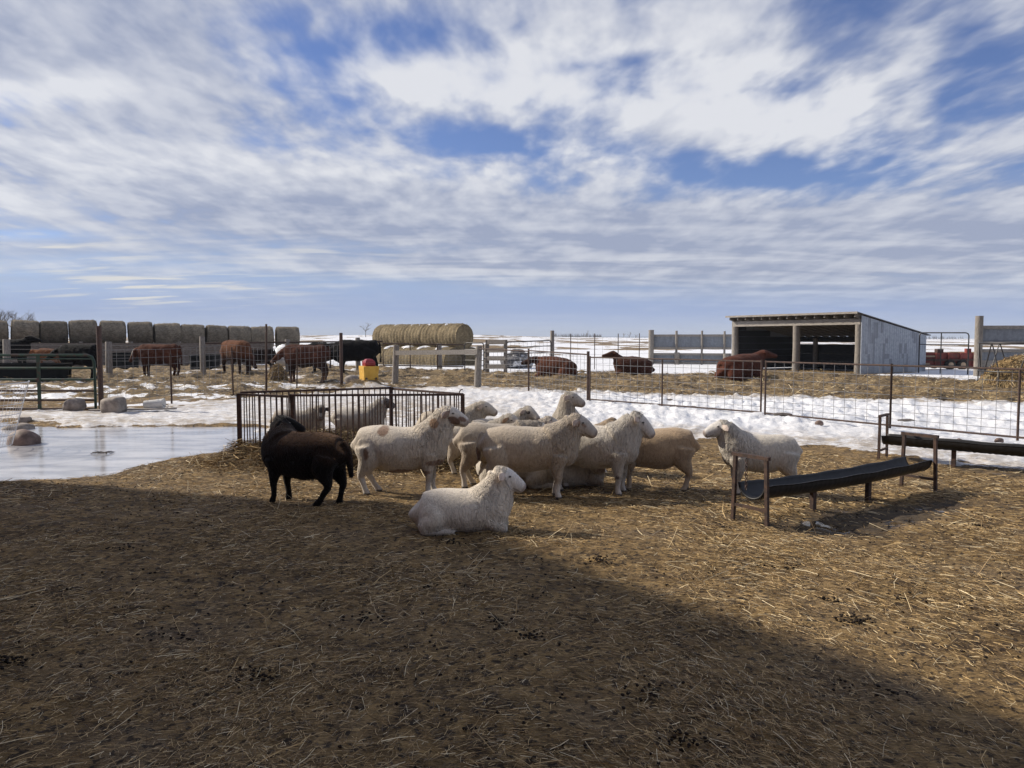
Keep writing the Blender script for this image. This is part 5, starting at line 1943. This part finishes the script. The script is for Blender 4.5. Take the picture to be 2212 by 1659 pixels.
def build_small():
    stone(157, 890, .43, .30, 'grey stone behind the bottom rail of the green gate', M_ROCK, 3, .2)
    stone(241, 895, .46, .34, 'squarish tan stone at the foot of the tall rusty gate post', M_ROCK, 5, .8)
    stone(42, 957, .48, .30, 'reddish boulder on the ice beside the bent wire panel', M_ROCKRED, 7, .3)
    stone(32, 925, .48, .20, 'pale flat stone behind the reddish boulder', M_ROCK, 9, .4)
    stone(50, 911, .22, .12, 'small square stone at the back edge of the ice', M_ROCK, 11, .9)
    stone(137, 940, .13, .075, 'small brown stone with a knob frozen into the puddle', M_ROCKRED, 13, .5)
    stone(125, 921, .09, .05, 'tiny stone near the far edge of the puddle', M_ROCKRED, 15, .2)
    stone(347, 941, .05, .05, 'tiny dark stone in the middle of the puddle', M_ROCKRED, 17, .5)
    stone(318, 951, .06, .025, 'dark chip lying flat on the ice', M_ROCKRED, 19, .5)
    for i, (px, py, lab) in enumerate(((1770, 929, 'small reddish stone under the panel rail left of the far trough'), (2075, 962, 'small reddish stone below the rail near the far trough'), (2160, 960, 'small brown stone near the right edge on the snow'))):
        stone(px, py, .13, .09, lab, M_ROCKRED, 30 + i, .3)
    stone(757, 838, .50, .34, 'pale rounded boulder leaning against the yellow waterer', M_ROCK, 21, .3)
    for k, (px, py, w_, h_, lab) in enumerate(((1693, 914, .34, .07, 'flat dark clod of manure and straw at the foot of the double post'), (1960, 921, .26, .06, 'dark flat clod on the snow beyond the panel wires'), (1500, 889, .20, .05, 'small dark clod on the snow by the panel with a middle post'),
                                             (1445, 876, .24, .05, 'brown clod beside the foot of the middle panel post'))):
        o = stone(px, py, w_, h_, lab, M_TWIG, 90 + k, .1, name='manure_clod', dpt=w_ * .7)
        o.location.z += .005
        o['category'] = 'manure'
        o['group'] = 'clods on the snow'
    # white bucket on its side
    p = gp(332, 884)
    t = thing('plastic_bucket', 'white plastic bucket lying on its side on the snow by the fence', 'bucket', p, R(6))
    MB().tube([(-.20, 0, .09), (.21, 0, .11)], .11, 18, True, [.09, .115]).build('bucket_body', M_BUCKET, t, True)
    MB().tube([(.20, 0, .11), (.23, 0, .11)], .122, 18).build('rim', M_BUCKET, t, True)
    MB().tube([(.22, .115, .11), (.29, .11, .05), (.31, 0, .02), (.29, -.11, .05), (.22, -.115, .11)], .006, 6).build('handle', M_WIRE, t, True)
    # plank under the stone
    p = gp(275, 893)
    o = MB().beam(Vector((-.75, -.12, .03)), Vector((.95, .22, .035)), .16, .03).build('old_plank', M_WOODH, None)
    o.location = (p.x, p.y, HZ(p.x, p.y) + .01)
    tag(o, 'old plank lying on the snow under the squarish stone', 'plank')
    # twigs on the ice
    rng = random.Random(4)
    p = G(212, 976)
    m = MB()
    for _ in range(16):
        a = rng.uniform(-.5, .5)
        x0, y0 = rng.uniform(-.12, .14), rng.uniform(-.05, .05)
        l = rng.uniform(.06, .18)
        m.tube([(x0, y0, .01), (x0 + l * .5, y0 + l * a * .5, .03), (x0 + l, y0 + l * a, .012)], .0035, 5)
    o = m.build('twig_clump', M_TWIG, None)
    o.location = (p.x, p.y, -.03)
    tag(o, 'clump of dead twigs lying on the ice', 'twigs')
    # snowy rock pile behind the pipe gate
    rng2 = np.random.default_rng(6)
    names = [(1098, 790), (1108, 786), (1118, 789), (1128, 787), (1138, 790), (1112, 779), (1124, 778), (1104, 793), (1120, 795), (1133, 795), (1119, 771)]
    c0 = G(1119, 797)
    for k, (px, py) in enumerate(names):
        h = .55
        p = AT(px, py, c0.y + rng2.normal(0, .3))
        o = stone(px, 797, .75 + .3 * rng2.random(), .55, 'dark rock in the snow dusted pile behind the pipe gate', M_ROCKDARK, 60 + k, .4, name='pile_rock')
        o.location = (p.x, p.y, max(p.z - .12, 0.1))
        o['group'] = 'rocks of the snowy pile'


build_small()


# ------------------------------------------------------------------ stock tanks
def build_tanks():
    def tank(pa, pb, h, dp, label):
        c = (pa + pb) / 2
        L = (pb - pa).length
        ang = math.atan2(pb.y - pa.y, pb.x - pa.x)
        t = thing('stock_tank', label, 'stock tank', (c.x, c.y, 0), ang)
        m = MB()
        n = 40
        def outline(s, z):
            pts = []
            for i in range(n):
                a = 2 * math.pi * i / n
                ca, sa = math.cos(a), math.sin(a)
                pts.append((math.copysign(abs(ca) ** .35, ca) * L / 2 * s, math.copysign(abs(sa) ** .35, sa) * dp / 2 * s, z))
            return pts
        prof = [(.96, .0), (.98, h * .5), (1.0, h - .06), (1.03, h - .05), (1.03, h), (.97, h), (.94, h - .25)]
        vs, fs = [], []
        for s, z in prof:
            vs += outline(s, z)
        for i in range(len(prof) - 1):
            for j in range(n):
                j2 = (j + 1) % n
                fs.append((i * n + j, i * n + j2, (i + 1) * n + j2, (i + 1) * n + j))
        fs.append(tuple(range((len(prof) - 1) * n, len(prof) * n)))
        m.add(vs, fs)
        m.build('tank_body', M_TANK, t, True)
        MB().add(outline(.955, h - .14), [tuple(range(n))]).build('water', M_ICE, t)
    a, b = G(-190, 826), G(131, 826)
    tank(a + Vector((0, .5, 0)), b + Vector((-.05, .5, 0)), .68, 1.0, 'long black stock tank behind the green gate')
    a, b = G(247, 797), G(292, 797)
    tank(a, b, .85, 1.3, 'black stock tank right of the thick grey post, before the boards')
    a, b = G(416, 797), G(470, 797)
    tank(a, b, .75, 1.2, 'black stock tank between the red cow and the second grey post')
    # hay heap at the dark red cow's nose
    hay_heap(G(600, 822), .36, .28, .58, 'round heap of hay under the nose of the dark red cow', 71, 900)
    # a white feed bag / wrapped bale behind the dark red cow
    p = G(612, 806)
    p.y += .8
    o = stone(612, 806, 1.0, .9, 'white wrapped bale top showing behind the dark red cow', M_SNOW, 77, .2, name='wrapped_bale')
    o['category'] = 'hay bale'
    del o['group']
    o.location = (AT(614, 760, p.y).x, p.y, .40)


def hay_heap(p, rx, ry, h, label, seed, n=2500, cols=None, name='hay_heap', strand=(.12, .3)):
    rng = np.random.default_rng(seed)
    nu, nr = 40, 14
    Vs = [(0, 0, h)]
    for i in range(1, nr + 1):
        f = i / nr
        for j in range(nu):
            a = 2 * math.pi * j / nu
            w = 1 + .14 * math.sin(3 * a + seed) + .08 * math.sin(7 * a + seed * 2)
            z = h * (1 - f ** 2.2) + .05 * h * math.sin(6 * a + 9 * f) * f * (1 - f) * 4 + rng.normal(0, .02) * h - .03 * f
            Vs.append((rx * f * w * math.cos(a), ry * f * w * math.sin(a), z))
    F3 = [(0, 1 + j, 1 + (j + 1) % nu) for j in range(nu)]
    F4 = []
    for i in range(nr - 1):
        for j in range(nu):
            j2 = (j + 1) % nu
            F4.append((1 + i * nu + j, 1 + (i + 1) * nu + j, 1 + (i + 1) * nu + j2, 1 + i * nu + j2))
    V = np.array(Vs)
    nb = len(V)
    C = np.repeat(np.array((.15, .115, .062))[None], nb, 0) * (.7 + .6 * rng.random((nb, 1)))
    f = np.sqrt(rng.random(n))
    a = rng.random(n) * 6.283
    P = np.stack([rx * 1.08 * f * np.cos(a), ry * 1.08 * f * np.sin(a), h * (1 - f ** 2.2) + .02 + .03 * rng.random(n)], 1)
    slope = -2.2 * h * f ** 1.2 / max(rx, ry)
    yaw = a + rng.normal(0, .9, n)
    pit = np.arctan(slope) * np.cos(yaw - a) + rng.normal(0, .2, n)
    cc = straw_colours(n, rng, .55) if cols is None else cols[rng.integers(0, len(cols), n)] * (.7 + .6 * rng.random((n, 1)))
    L = strand[0] + (strand[1] - strand[0]) * rng.random(n)
    SV, SF, SCl = strands(P, yaw, L, .006 + .006 * rng.random(n), pit, rng.normal(0, .05, n), cc, rng.normal(0, .9, n))
    V = np.vstack([V, SV])
    C = np.vstack([C, SCl])
    me = mesh_from_arrays(name, V, [np.array(F3), np.array(F4), SF + nb], C, False)
    o = link(name, me, M_HAYSTRAND)
    o.location = (p.x, p.y, HZ(p.x, p.y) - .01)
    return tag(o, label, 'hay')


build_tanks()


# ------------------------------------------------------------------ feed ring with hay at the right, red wagon
def build_right():
    c = G(2262, 848)
    c.y += 1.1
    hay_heap(c, 1.22, 1.15, .98, 'big ragged heap of hay in the black feeder ring at the right edge', 81, 5000, strand=(.15, .45))
    t = thing('feeder_ring', 'black round bale feeder ring with slanted bars around the hay heap', 'hay feeder', (c.x, c.y, HZ(c.x, c.y)))
    r = 1.2
    n = 36
    for z in (.05, .55, 1.42):
        MB().tube([(r * math.cos(2 * math.pi * i / n), r * math.sin(2 * math.pi * i / n), z) for i in range(n + 1)], .022, 8, False).build('hoop', M_BLACKPIPE, t, True)
    k = 14
    for i in range(k):
        a0 = 2 * math.pi * i / k
        a1 = a0 + (.22 if i % 2 else -.22)
        MB().tube([(r * math.cos(a0), r * math.sin(a0), .55), (r * math.cos(a1), r * math.sin(a1), 1.42)], .018, 8).build('bar', M_BLACKPIPE, t, True)
        if i % 2 == 0:
            MB().tube([(r * math.cos(a0), r * math.sin(a0), .0), (r * math.cos(a0), r * math.sin(a0), .55)], .018, 8).build('leg', M_BLACKPIPE, t, True)
    # red wagon
    p = AT(2033, 760, 37.5)
    zg = HZ(p.x, 37.5)
    t = thing('farm_wagon', 'faded red farm wagon with tandem wheels parked beyond the pipe gate', 'wagon', (p.x, 37.5, zg), R(-3))
    L, w = 2.45, 1.5
    z0, z1 = .12, .80
    b = MB()
    b.add([(-L / 2, -w / 2 + .12, z0), (L / 2 - .1, -w / 2 + .12, z0), (L / 2 - .1, w / 2 - .12, z0), (-L / 2, w / 2 - .12, z0),
           (-L / 2, -w / 2, z1), (L / 2, -w / 2, z1), (L / 2, w / 2, z1), (-L / 2, w / 2, z1), (-L / 2 + .05, -w / 2 + .05, z1), (L / 2 - .05, -w / 2 + .05, z1), (L / 2 - .05, w / 2 - .05, z1), (-L / 2 + .05, w / 2 - .05, z1),
           (-L / 2 + .05, -w / 2 + .14, z0 + .1), (L / 2 - .12, -w / 2 + .14, z0 + .1), (L / 2 - .12, w / 2 - .14, z0 + .1), (-L / 2 + .05, w / 2 - .14, z0 + .1)],
          [(3, 2, 1, 0), (0, 1, 5, 4), (1, 2, 6, 5), (2, 3, 7, 6), (3, 0, 4, 7), (4, 5, 9, 8), (5, 6, 10, 9), (6, 7, 11, 10), (7, 4, 8, 11), (8, 9, 13, 12), (9, 10, 14, 13), (10, 11, 15, 14), (11, 8, 12, 15), (12, 13, 14, 15)])
    b.build('box_body', M_REDPAINT, t)
    for x in (-1.19, -.6, -.02, .55, 1.16):
        MB().beam((x, -w / 2 + .085, z0), (x, -w / 2 - .035, z1), .06, .07).build('stake', M_REDPAINT, t)
    MB().beam((-L / 2, -w / 2 - .03, .47), (L / 2, -w / 2 - .03, .47), .05, .07).build('side_rail', M_DARKRUST, t)
    for x0, x1, z in ((-1.14, -.64, .64), (-1.16, -.86, .28)):
        MB().box(((x0 + x1) / 2, -w / 2 + (.012 if z > .5 else .06) - .02, z), (x1 - x0, .012, .08)).build('decal', M_LETTER, t)
    for s in (-1, 1):
        for x in (.05, .62):
            wh = link('wheel', None, None, t)
            wh.location = (x, s * (w / 2 + .02), .24)
            MB().tube([(0, -.11, 0), (0, -.08, 0), (0, .08, 0), (0, .11, 0)], .24, 24, True, [.20, .24, .24, .20]).build('tyre', M_TYRE, wh, True)
            MB().tube([(0, -.118, 0), (0, .118, 0)], .12, 18).build('rim', M_LETTER, wh, True)
    MB().beam((-L / 2 - 1.1, 0, .42), (-L / 2, 0, .42), .10, .10).build('tongue', M_DARKRUST, t)
    MB().tube([(-L / 2 + .1, -.3, z1), (-L / 2 - .1, -.3, z1 + .45)], .03, 8).build('lever', M_DARKRUST, t, True)
    MB().box((-.3, -.4, z1 + .08), (.28, .3, .22)).build('gear_box', M_DARKRUST, t)
    MB().box((1.0, -.5, z1 + .08), (.22, .2, .26)).build('gear_box', M_REDPAINT, t)


build_right()


# ------------------------------------------------------------------ feed troughs
def build_troughs():
    def trough(pa, pb, width, label, fr_h, zr, chain=False, short_legs=(.33, .66), dip=.025):
        """black half pipe carried by an inverted U of steel at each end"""
        d = pb - pa
        L = d.length
        ang = math.atan2(d.y, d.x)
        t = thing('feed_trough', label, 'feed trough', (pa.x, pa.y, 0), ang, 'black feed troughs')
        for x, lean in ((0, 0.0), (L, .0)):
            m = MB()
            hw = width / 2 + .02
            for s in (-1, 1):
                m.beam((x, s * (hw + .02), -.06), (x, s * hw, fr_h), .030, .030)
            m.beam((x, -hw - .03, fr_h + .018), (x, hw + .03, fr_h + .018), .034, .030)
            m.beam((x, -hw, zr - .20), (x, hw, zr - .20), .024, .024)
            m.build('end_frame', M_RUST, t)
        # half pipe, ribbed rim
        nx, na = 90, 22
        rr = width / 2
        Vs = []
        for layer, off in ((0, 0.0), (1, -.016)):
            for i in range(nx + 1):
                x = .015 + (L - .03) * i / nx
                sag = dip * math.sin(math.pi * i / nx)
                rib = .004 * math.sin(i * 2.6)
                for j in range(na + 1):
                    a = math.pi * j / na
                    r2 = rr + off + (rib if layer == 0 else 0)
                    Vs.append((x, r2 * math.cos(a), zr - sag - r2 * math.sin(a) * .92 + (.004 * math.sin(i * .31) if j in (0, na) else 0)))
        m = na + 1
        F = []
        lay = (nx + 1) * m
        for i in range(nx):
            for j in range(na):
                q = (i * m + j, (i + 1) * m + j, (i + 1) * m + j + 1, i * m + j + 1)
                F.append(q)
                F.append(tuple(lay + k for k in q[::-1]))
            for j in (0, na):
                F.append((i * m + j, i * m + j + lay, (i + 1) * m + j + lay, (i + 1) * m + j))
        for i in (0, nx):
            for j in range(na):
                F.append((i * m + j, i * m + j + 1, i * m + j + 1 + lay, i * m + j + lay))
        me = mesh_from_arrays('trough_liner', np.array(Vs), [np.array(F)], None, True)
        link('trough_liner', me, M_RUBBER, t)
        for s in short_legs:
            x = L * s
            zt = zr - dip * math.sin(math.pi * s) - rr * .92 + .01
            MB().box((x, 0, (zt - .08) / 2), (.05, .04, zt + .08)).build('leg', M_RUST, t)
        if chain:
            for k in range(8):
                z = fr_h - .01 - k * .034
                c = Vector((.0, .045, z - .018))
                pts = []
                for q in range(11):
                    a = 2 * math.pi * q / 10
                    u, v = math.cos(a) * .011, math.sin(a) * .021
                    pts.append(c + (Vector((u, 0, v)) if k % 2 else Vector((0, u, v))))
                MB().tube(pts, .0038, 6, False).build('chain_link', M_DARKRUST, t, True)
    a = (G(1590, 1126) + G(1649, 1133)) / 2
    b = (G(2010, 1064) + G(1957, 1052)) / 2
    trough(a, b, .29, 'curved black feed trough on rusty legs nearest the camera, chain on its end frame', .565, .335, True)
    a = (G(1897, 992) + G(1916, 988)) / 2
    b = a + (G(2072, 1006) - a).normalized() * 3.0
    trough(a, b, .28, 'straight black feed trough along the panel, cut by the right edge', .56, .32, False, (.28, .72), .008)


build_troughs()


# ------------------------------------------------------------------ hay pen
def build_pen():
    H = .90
    L_ = G(519, 1000); F_ = G(634, 1008); R_ = G(1000, 1004); B_ = G(846, 981)
    t = thing('sheep_hay_pen', 'rusty steel bar pen full of trampled hay behind the dark brown sheep', 'hay feeder', L_)
    def panel(a, b, h0, h1, post_a=True, sp=.075, offset=0.0):
        m = MB()
        a, b = Vector(a), Vector(b)
        Ln = (b - a).length
        n = int(Ln / sp)
        m.beam(a + Vector((0, 0, h0)), b + Vector((0, 0, h1)), .028, .028)
        m.beam(a + Vector((0, 0, .10)), b + Vector((0, 0, .10)), .03, .03)
        for i in range(1, n):
            s = i / n
            p = a.lerp(b, s)
            h = h0 + (h1 - h0) * s
            dx = random.uniform(-.012, .012)
            m.tube([(p.x + dx, p.y, .10), (p.x, p.y, h - .015)], 0.0075 if i % 4 else .0105, 6, False)
        o = m.build('bar_panel', M_DARKRUST, t, False, True)
        return o
    def post(p, h, r=.024):
        MB().beam(p + Vector((0, 0, -.05)), p + Vector((0, 0, h)), r * 2, r * 2).build('corner_post', M_DARKRUST, t, False, True)
    dn = Vector((0, -.03, 0))
    panel(L_, F_, .885, .875)
    panel(F_ + dn, R_ + dn, .895, .895)
    panel(L_ + Vector((0, .04, 0)), B_, .905, .92)
    panel(B_ + Vector((0, .03, 0)), R_ + Vector((0, .03, 0)), .905, .895)
    for p, h in ((L_, .90), (F_, .91), (R_, .90), (B_, .93)):
        post(p + Vector((0, .0, 0)), h)
    MB().tube([R_ + Vector((-.05, 0, .90)), R_ + Vector((-.03, 0, .95)), R_ + Vector((0, 0, .96))], .008, 6).build('latch_hook', M_DARKRUST, t, True, True)
    MB().tube([F_ + Vector((-.03, -.04, .93)), F_ + Vector((-.03, -.04, .80))], .010, 6).build('hinge_pin', M_DARKRUST, t, True, True)
    # hay inside and spilling out, dark and matted
    rng = np.random.default_rng(21)
    poly = [(q.x, q.y) for q in (L_, F_, R_, B_)]
    n = 26000
    x = L_.x - .75 + rng.random(n) * (R_.x - L_.x + 1.3)
    y = F_.y - .9 + rng.random(n) * (B_.y - F_.y + 1.2)
    sd = poly_sd(x, y, poly)
    hh = .30 * sstep(-.45, .30, sd) * (0.6 + .8 * fbm(x * 2.4, y * 2.4, 55, 3))
    keep = (sd > -.75 + .35 * rng.random(n)) & (rng.random(n) < .35 + .65 * sstep(-.6, .0, sd))
    x, y, hh, sd = x[keep], y[keep], hh[keep], sd[keep]
    n = len(x)
    P = np.stack([x, y, height(x, y) + hh + .01 + rng.random(n) * .05 * sstep(-.7, 0, sd)], 1)
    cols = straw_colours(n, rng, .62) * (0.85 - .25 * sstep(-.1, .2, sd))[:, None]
    V, F, C = strands(P, rng.random(n) * 6.28, .08 + .22 * rng.random(n), .0035 + .003 * rng.random(n), rng.normal(0, .35, n), rng.normal(0, .05, n), cols, rng.normal(0, .8, n))
    # mound under the strands
    gxs, gys = np.linspace(L_.x - .8, R_.x + .6, 110), np.linspace(F_.y - .9, B_.y + .5, 60)
    X, Y = np.meshgrid(gxs, gys, indexing='ij')
    s2 = poly_sd(X.ravel(), Y.ravel(), poly)
    h2 = .30 * sstep(-.45, .30, s2) * (0.6 + .8 * fbm(X.ravel() * 2.4, Y.ravel() * 2.4, 55, 3))
    Z = height(X.ravel(), Y.ravel()) + h2 - .02 + (fbm(X.ravel() * 14, Y.ravel() * 14, 58, 3) - .5) * .05 * sstep(-.5, 0, s2) - .03 * sstep(-.4, -.6, s2)
    MV = np.stack([X.ravel(), Y.ravel(), Z], 1)
    na = len(gys)
    i = np.arange(len(gxs) - 1)[:, None] * na
    j = np.arange(na - 1)[None, :]
    q = np.stack([(i + j).ravel(), (i + na + j).ravel(), (i + na + j + 1).ravel(), (i + j + 1).ravel()], 1)
    q = q[(s2[q] > -.62).all(1)]
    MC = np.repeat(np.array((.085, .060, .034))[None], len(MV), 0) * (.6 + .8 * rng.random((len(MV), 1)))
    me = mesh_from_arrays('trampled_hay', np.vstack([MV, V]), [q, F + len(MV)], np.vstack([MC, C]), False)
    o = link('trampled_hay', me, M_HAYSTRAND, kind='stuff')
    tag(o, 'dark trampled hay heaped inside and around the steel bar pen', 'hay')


build_pen()


# ------------------------------------------------------------------ bent wire panel at the left edge
def build_bent_panel():
    p = G(-74, 985)
    t = thing('bent_wire_panel', 'bright wire mesh panel bent into a curve at the left edge of the picture', 'wire panel', p)
    d = p.y
    def P(u, w):
        # u along the bend, w up: leans outward towards the top
        a = R(-78) + u * R(118)
        rr = .62 + .24 * w
        return Vector((p.x - .50 + rr * math.cos(a) * 1.0, d + .62 + rr * math.sin(a), .04 + w * .92))
    m = MB()
    for k in range(7):
        w = k / 6
        m.tube([P(i / 24, w) for i in range(25)], .0055 if k < 6 else .008, 5, False)
    m.build('long_wires', M_BRIGHTWIRE, t, True, True)
    m = MB()
    for i in range(25):
        m.tube([P(i / 24, q / 6) for q in range(7)], .0026, 4, False)
    m.build('cross_wires', M_BRIGHTWIRE, t, True, True)


build_bent_panel()


# ------------------------------------------------------------------ bare trees on the skyline
def bare_tree(p, h, seed, label, spread=.5, group='bare trees on the skyline', tw=1.0, levels=4):
    rng = random.Random(seed)
    tr, cr = MB(), MB()
    def branch(a, dirv, ln, r, lev):
        pts = [a]
        q = a.copy()
        dd = dirv.copy()
        for k in range(3):
            dd = (dd + Vector((rng.uniform(-.16, .16), rng.uniform(-.16, .16), rng.uniform(-.02, .12)))).normalized()
            q = q + dd * ln / 3
            pts.append(q.copy())
        (tr if lev == 0 else cr).tube(pts, r, 5, False, [r, r * .86, r * .72, r * .6])
        if lev >= levels:
            return
        nb = 3 if lev == 0 else rng.choice((3, 4))
        for k in range(nb):
            s = pts[-1] if k == 0 else pts[rng.choice((1, 2, 3))]
            ang = rng.uniform(.3, .9) * spread * 1.5
            az = rng.uniform(0, 6.28)
            perp = Vector((math.cos(az), math.sin(az), 0))
            nd = (dd * math.cos(ang) + perp * math.sin(ang)).normalized()
            branch(s, nd, ln * rng.uniform(.6, .8), r * .58, lev + 1)
    branch(Vector((0, 0, 0)), Vector((0, 0, 1)), h * .36, h * .022 * tw, 0)
    t = thing('bare_tree', label, 'tree', p, 0, group)
    tr.build('trunk', M_BARK, t, True)
    cr.build('crown', M_BARK, t, True)
    return t


def build_trees():
    def onh(px, d):
        q = AT(px, 730, d)
        return Vector((q.x, d, HZ(q.x, d) - .2))
    bare_tree(onh(8, 150), AT(0, 666, 150).z + .5, 3, 'bare pale tree cut by the left edge above the bales', .55, levels=5)
    bare_tree(onh(47, 155), AT(0, 665, 155).z + .8, 5, 'bare tree with tangled crown above the first whole bale', .6, levels=5)
    bare_tree(onh(30, 170), AT(0, 672, 170).z, 6, 'thin bare tree between two fuller ones above the bales', .6, levels=4)
    bare_tree(onh(790, 420), 8.5, 8, 'small lone bare tree left of the golden bales', .7, tw=1.1)
    bare_tree(onh(1268, 1150), 13, 10, 'pale bare tree rising from the far shelterbelt', .5, tw=1.5)
    for k, (px, h) in enumerate(((1346, 14), (1360, 18), (1372, 15))):
        bare_tree(onh(px, 1250), h * .8, 20 + k, 'faint bare tree on the far horizon left of the metal windbreak', .5, 'faint trees right of the shelterbelt', 1.5, 3)
    # far shelterbelts that read as one mass
    rng = np.random.default_rng(3)
    Vs, Fs, off = [], [], 0
    def belt(px0, px1, d, hmin, hmax, n):
        nonlocal off
        for k in range(n):
            px = px0 + (px1 - px0) * rng.random()
            dd = d * (1 + .06 * rng.random())
            q = AT(px, 730, dd)
            z0 = HZ(q.x, dd) - 1.0
            h = hmin + (hmax - hmin) * rng.random()
            w = h * .35
            for s in range(7):
                a = rng.uniform(-.5, .5)
                x1 = q.x + math.sin(a) * w
                b = .35
                Vs.extend([(q.x - b, dd, z0), (q.x + b, dd + .3, z0), (x1, dd, z0 + h * (.6 + .4 * rng.random()))])
                Fs.append((off, off + 1, off + 2))
                off += 3
    belt(660, 790, 900, 4, 7, 110)
    belt(1195, 1300, 1250, 7, 13, 170)
    belt(1300, 1420, 1300, 3, 6, 70)
    belt(2000, 2080, 1400, 4, 10, 70)
    o = link('far_treeline', mesh_from_arrays('far_treeline', np.array(Vs), [np.array(Fs)], None, False), M_BARK, kind='stuff')
    tag(o, 'thin grey lines of far leafless trees along the horizon', 'treeline')


build_trees()


# ------------------------------------------------------------------ the barn beside the camera that shades the yard
def build_barn():
    cot = 1 / math.tan(R(33))
    H = 7.5
    s = Vector((0.95, -0.31, 0)).normalized()
    tip = G(900, 1103)
    C = tip - s * (H * cot)
    tip2 = G(2212, 1553)
    e = (tip2 - tip).normalized()
    n = Vector((-e.y, e.x, 0))
    if n.x > 0:
        n = -n
    D = C + e * 26
    W = 9.0
    t = thing('barn', 'red sided barn left of the camera whose shadow covers the foreground', 'barn', C)
    a, b, c, d = C, D, D + n * W, C + n * W
    up = Vector((0, 0, H))
    m = MB()
    vs = [a, b, c, d, a + up, b + up, c + up, d + up]
    m.add(vs, [(0, 1, 5, 4), (1, 2, 6, 5), (2, 3, 7, 6), (3, 0, 4, 7), (3, 2, 1, 0)])
    m.build('wall', M_BARN, t, False, True)
    rf = MB()
    o = .0
    r1, r2 = (a + d) / 2 + up + Vector((0, 0, .6)), (b + c) / 2 + up + Vector((0, 0, .6))
    rf.add([a + up + Vector((0, 0, .02)), b + up + Vector((0, 0, .02)), r2, r1, c + up + Vector((0, 0, .02)), d + up + Vector((0, 0, .02))], [(0, 1, 2, 3), (4, 5, 3, 2), (0, 3, 5), (1, 4, 2)])
    rf.build('roof', M_ROOF, t, False, True)
    dm = MB()
    p0, p1 = a.lerp(b, .35) - n * .04, a.lerp(b, .52) - n * .04
    dm.beam(p0 + Vector((0, 0, 1.6)), p1 + Vector((0, 0, 1.6)), .06, 3.2)
    dm.build('door', M_WOODH, t, False, True)


build_barn()


# ------------------------------------------------------------------ thin winter haze over the prairie
def build_haze():
    m = bpy.data.materials.new('haze')
    m.use_nodes = True
    T = NT(m.node_tree)
    T.n.clear()
    out = T.new('ShaderNodeOutputMaterial')
    v = T.new('ShaderNodeVolumePrincipled')
    v.inputs['Color'].default_value = (0.74, 0.83, 0.96, 1)
    v.inputs['Density'].default_value = 0.0003
    T.l.new(v.outputs[0], out.inputs['Volume'])
    o = MB().box((0, 0, 18), (11000, 11000, 46)).build('haze', m, None)
    o['kind'] = 'stuff'
    tag(o, 'thin pale winter haze that greys the far horizon', 'haze')


build_haze()
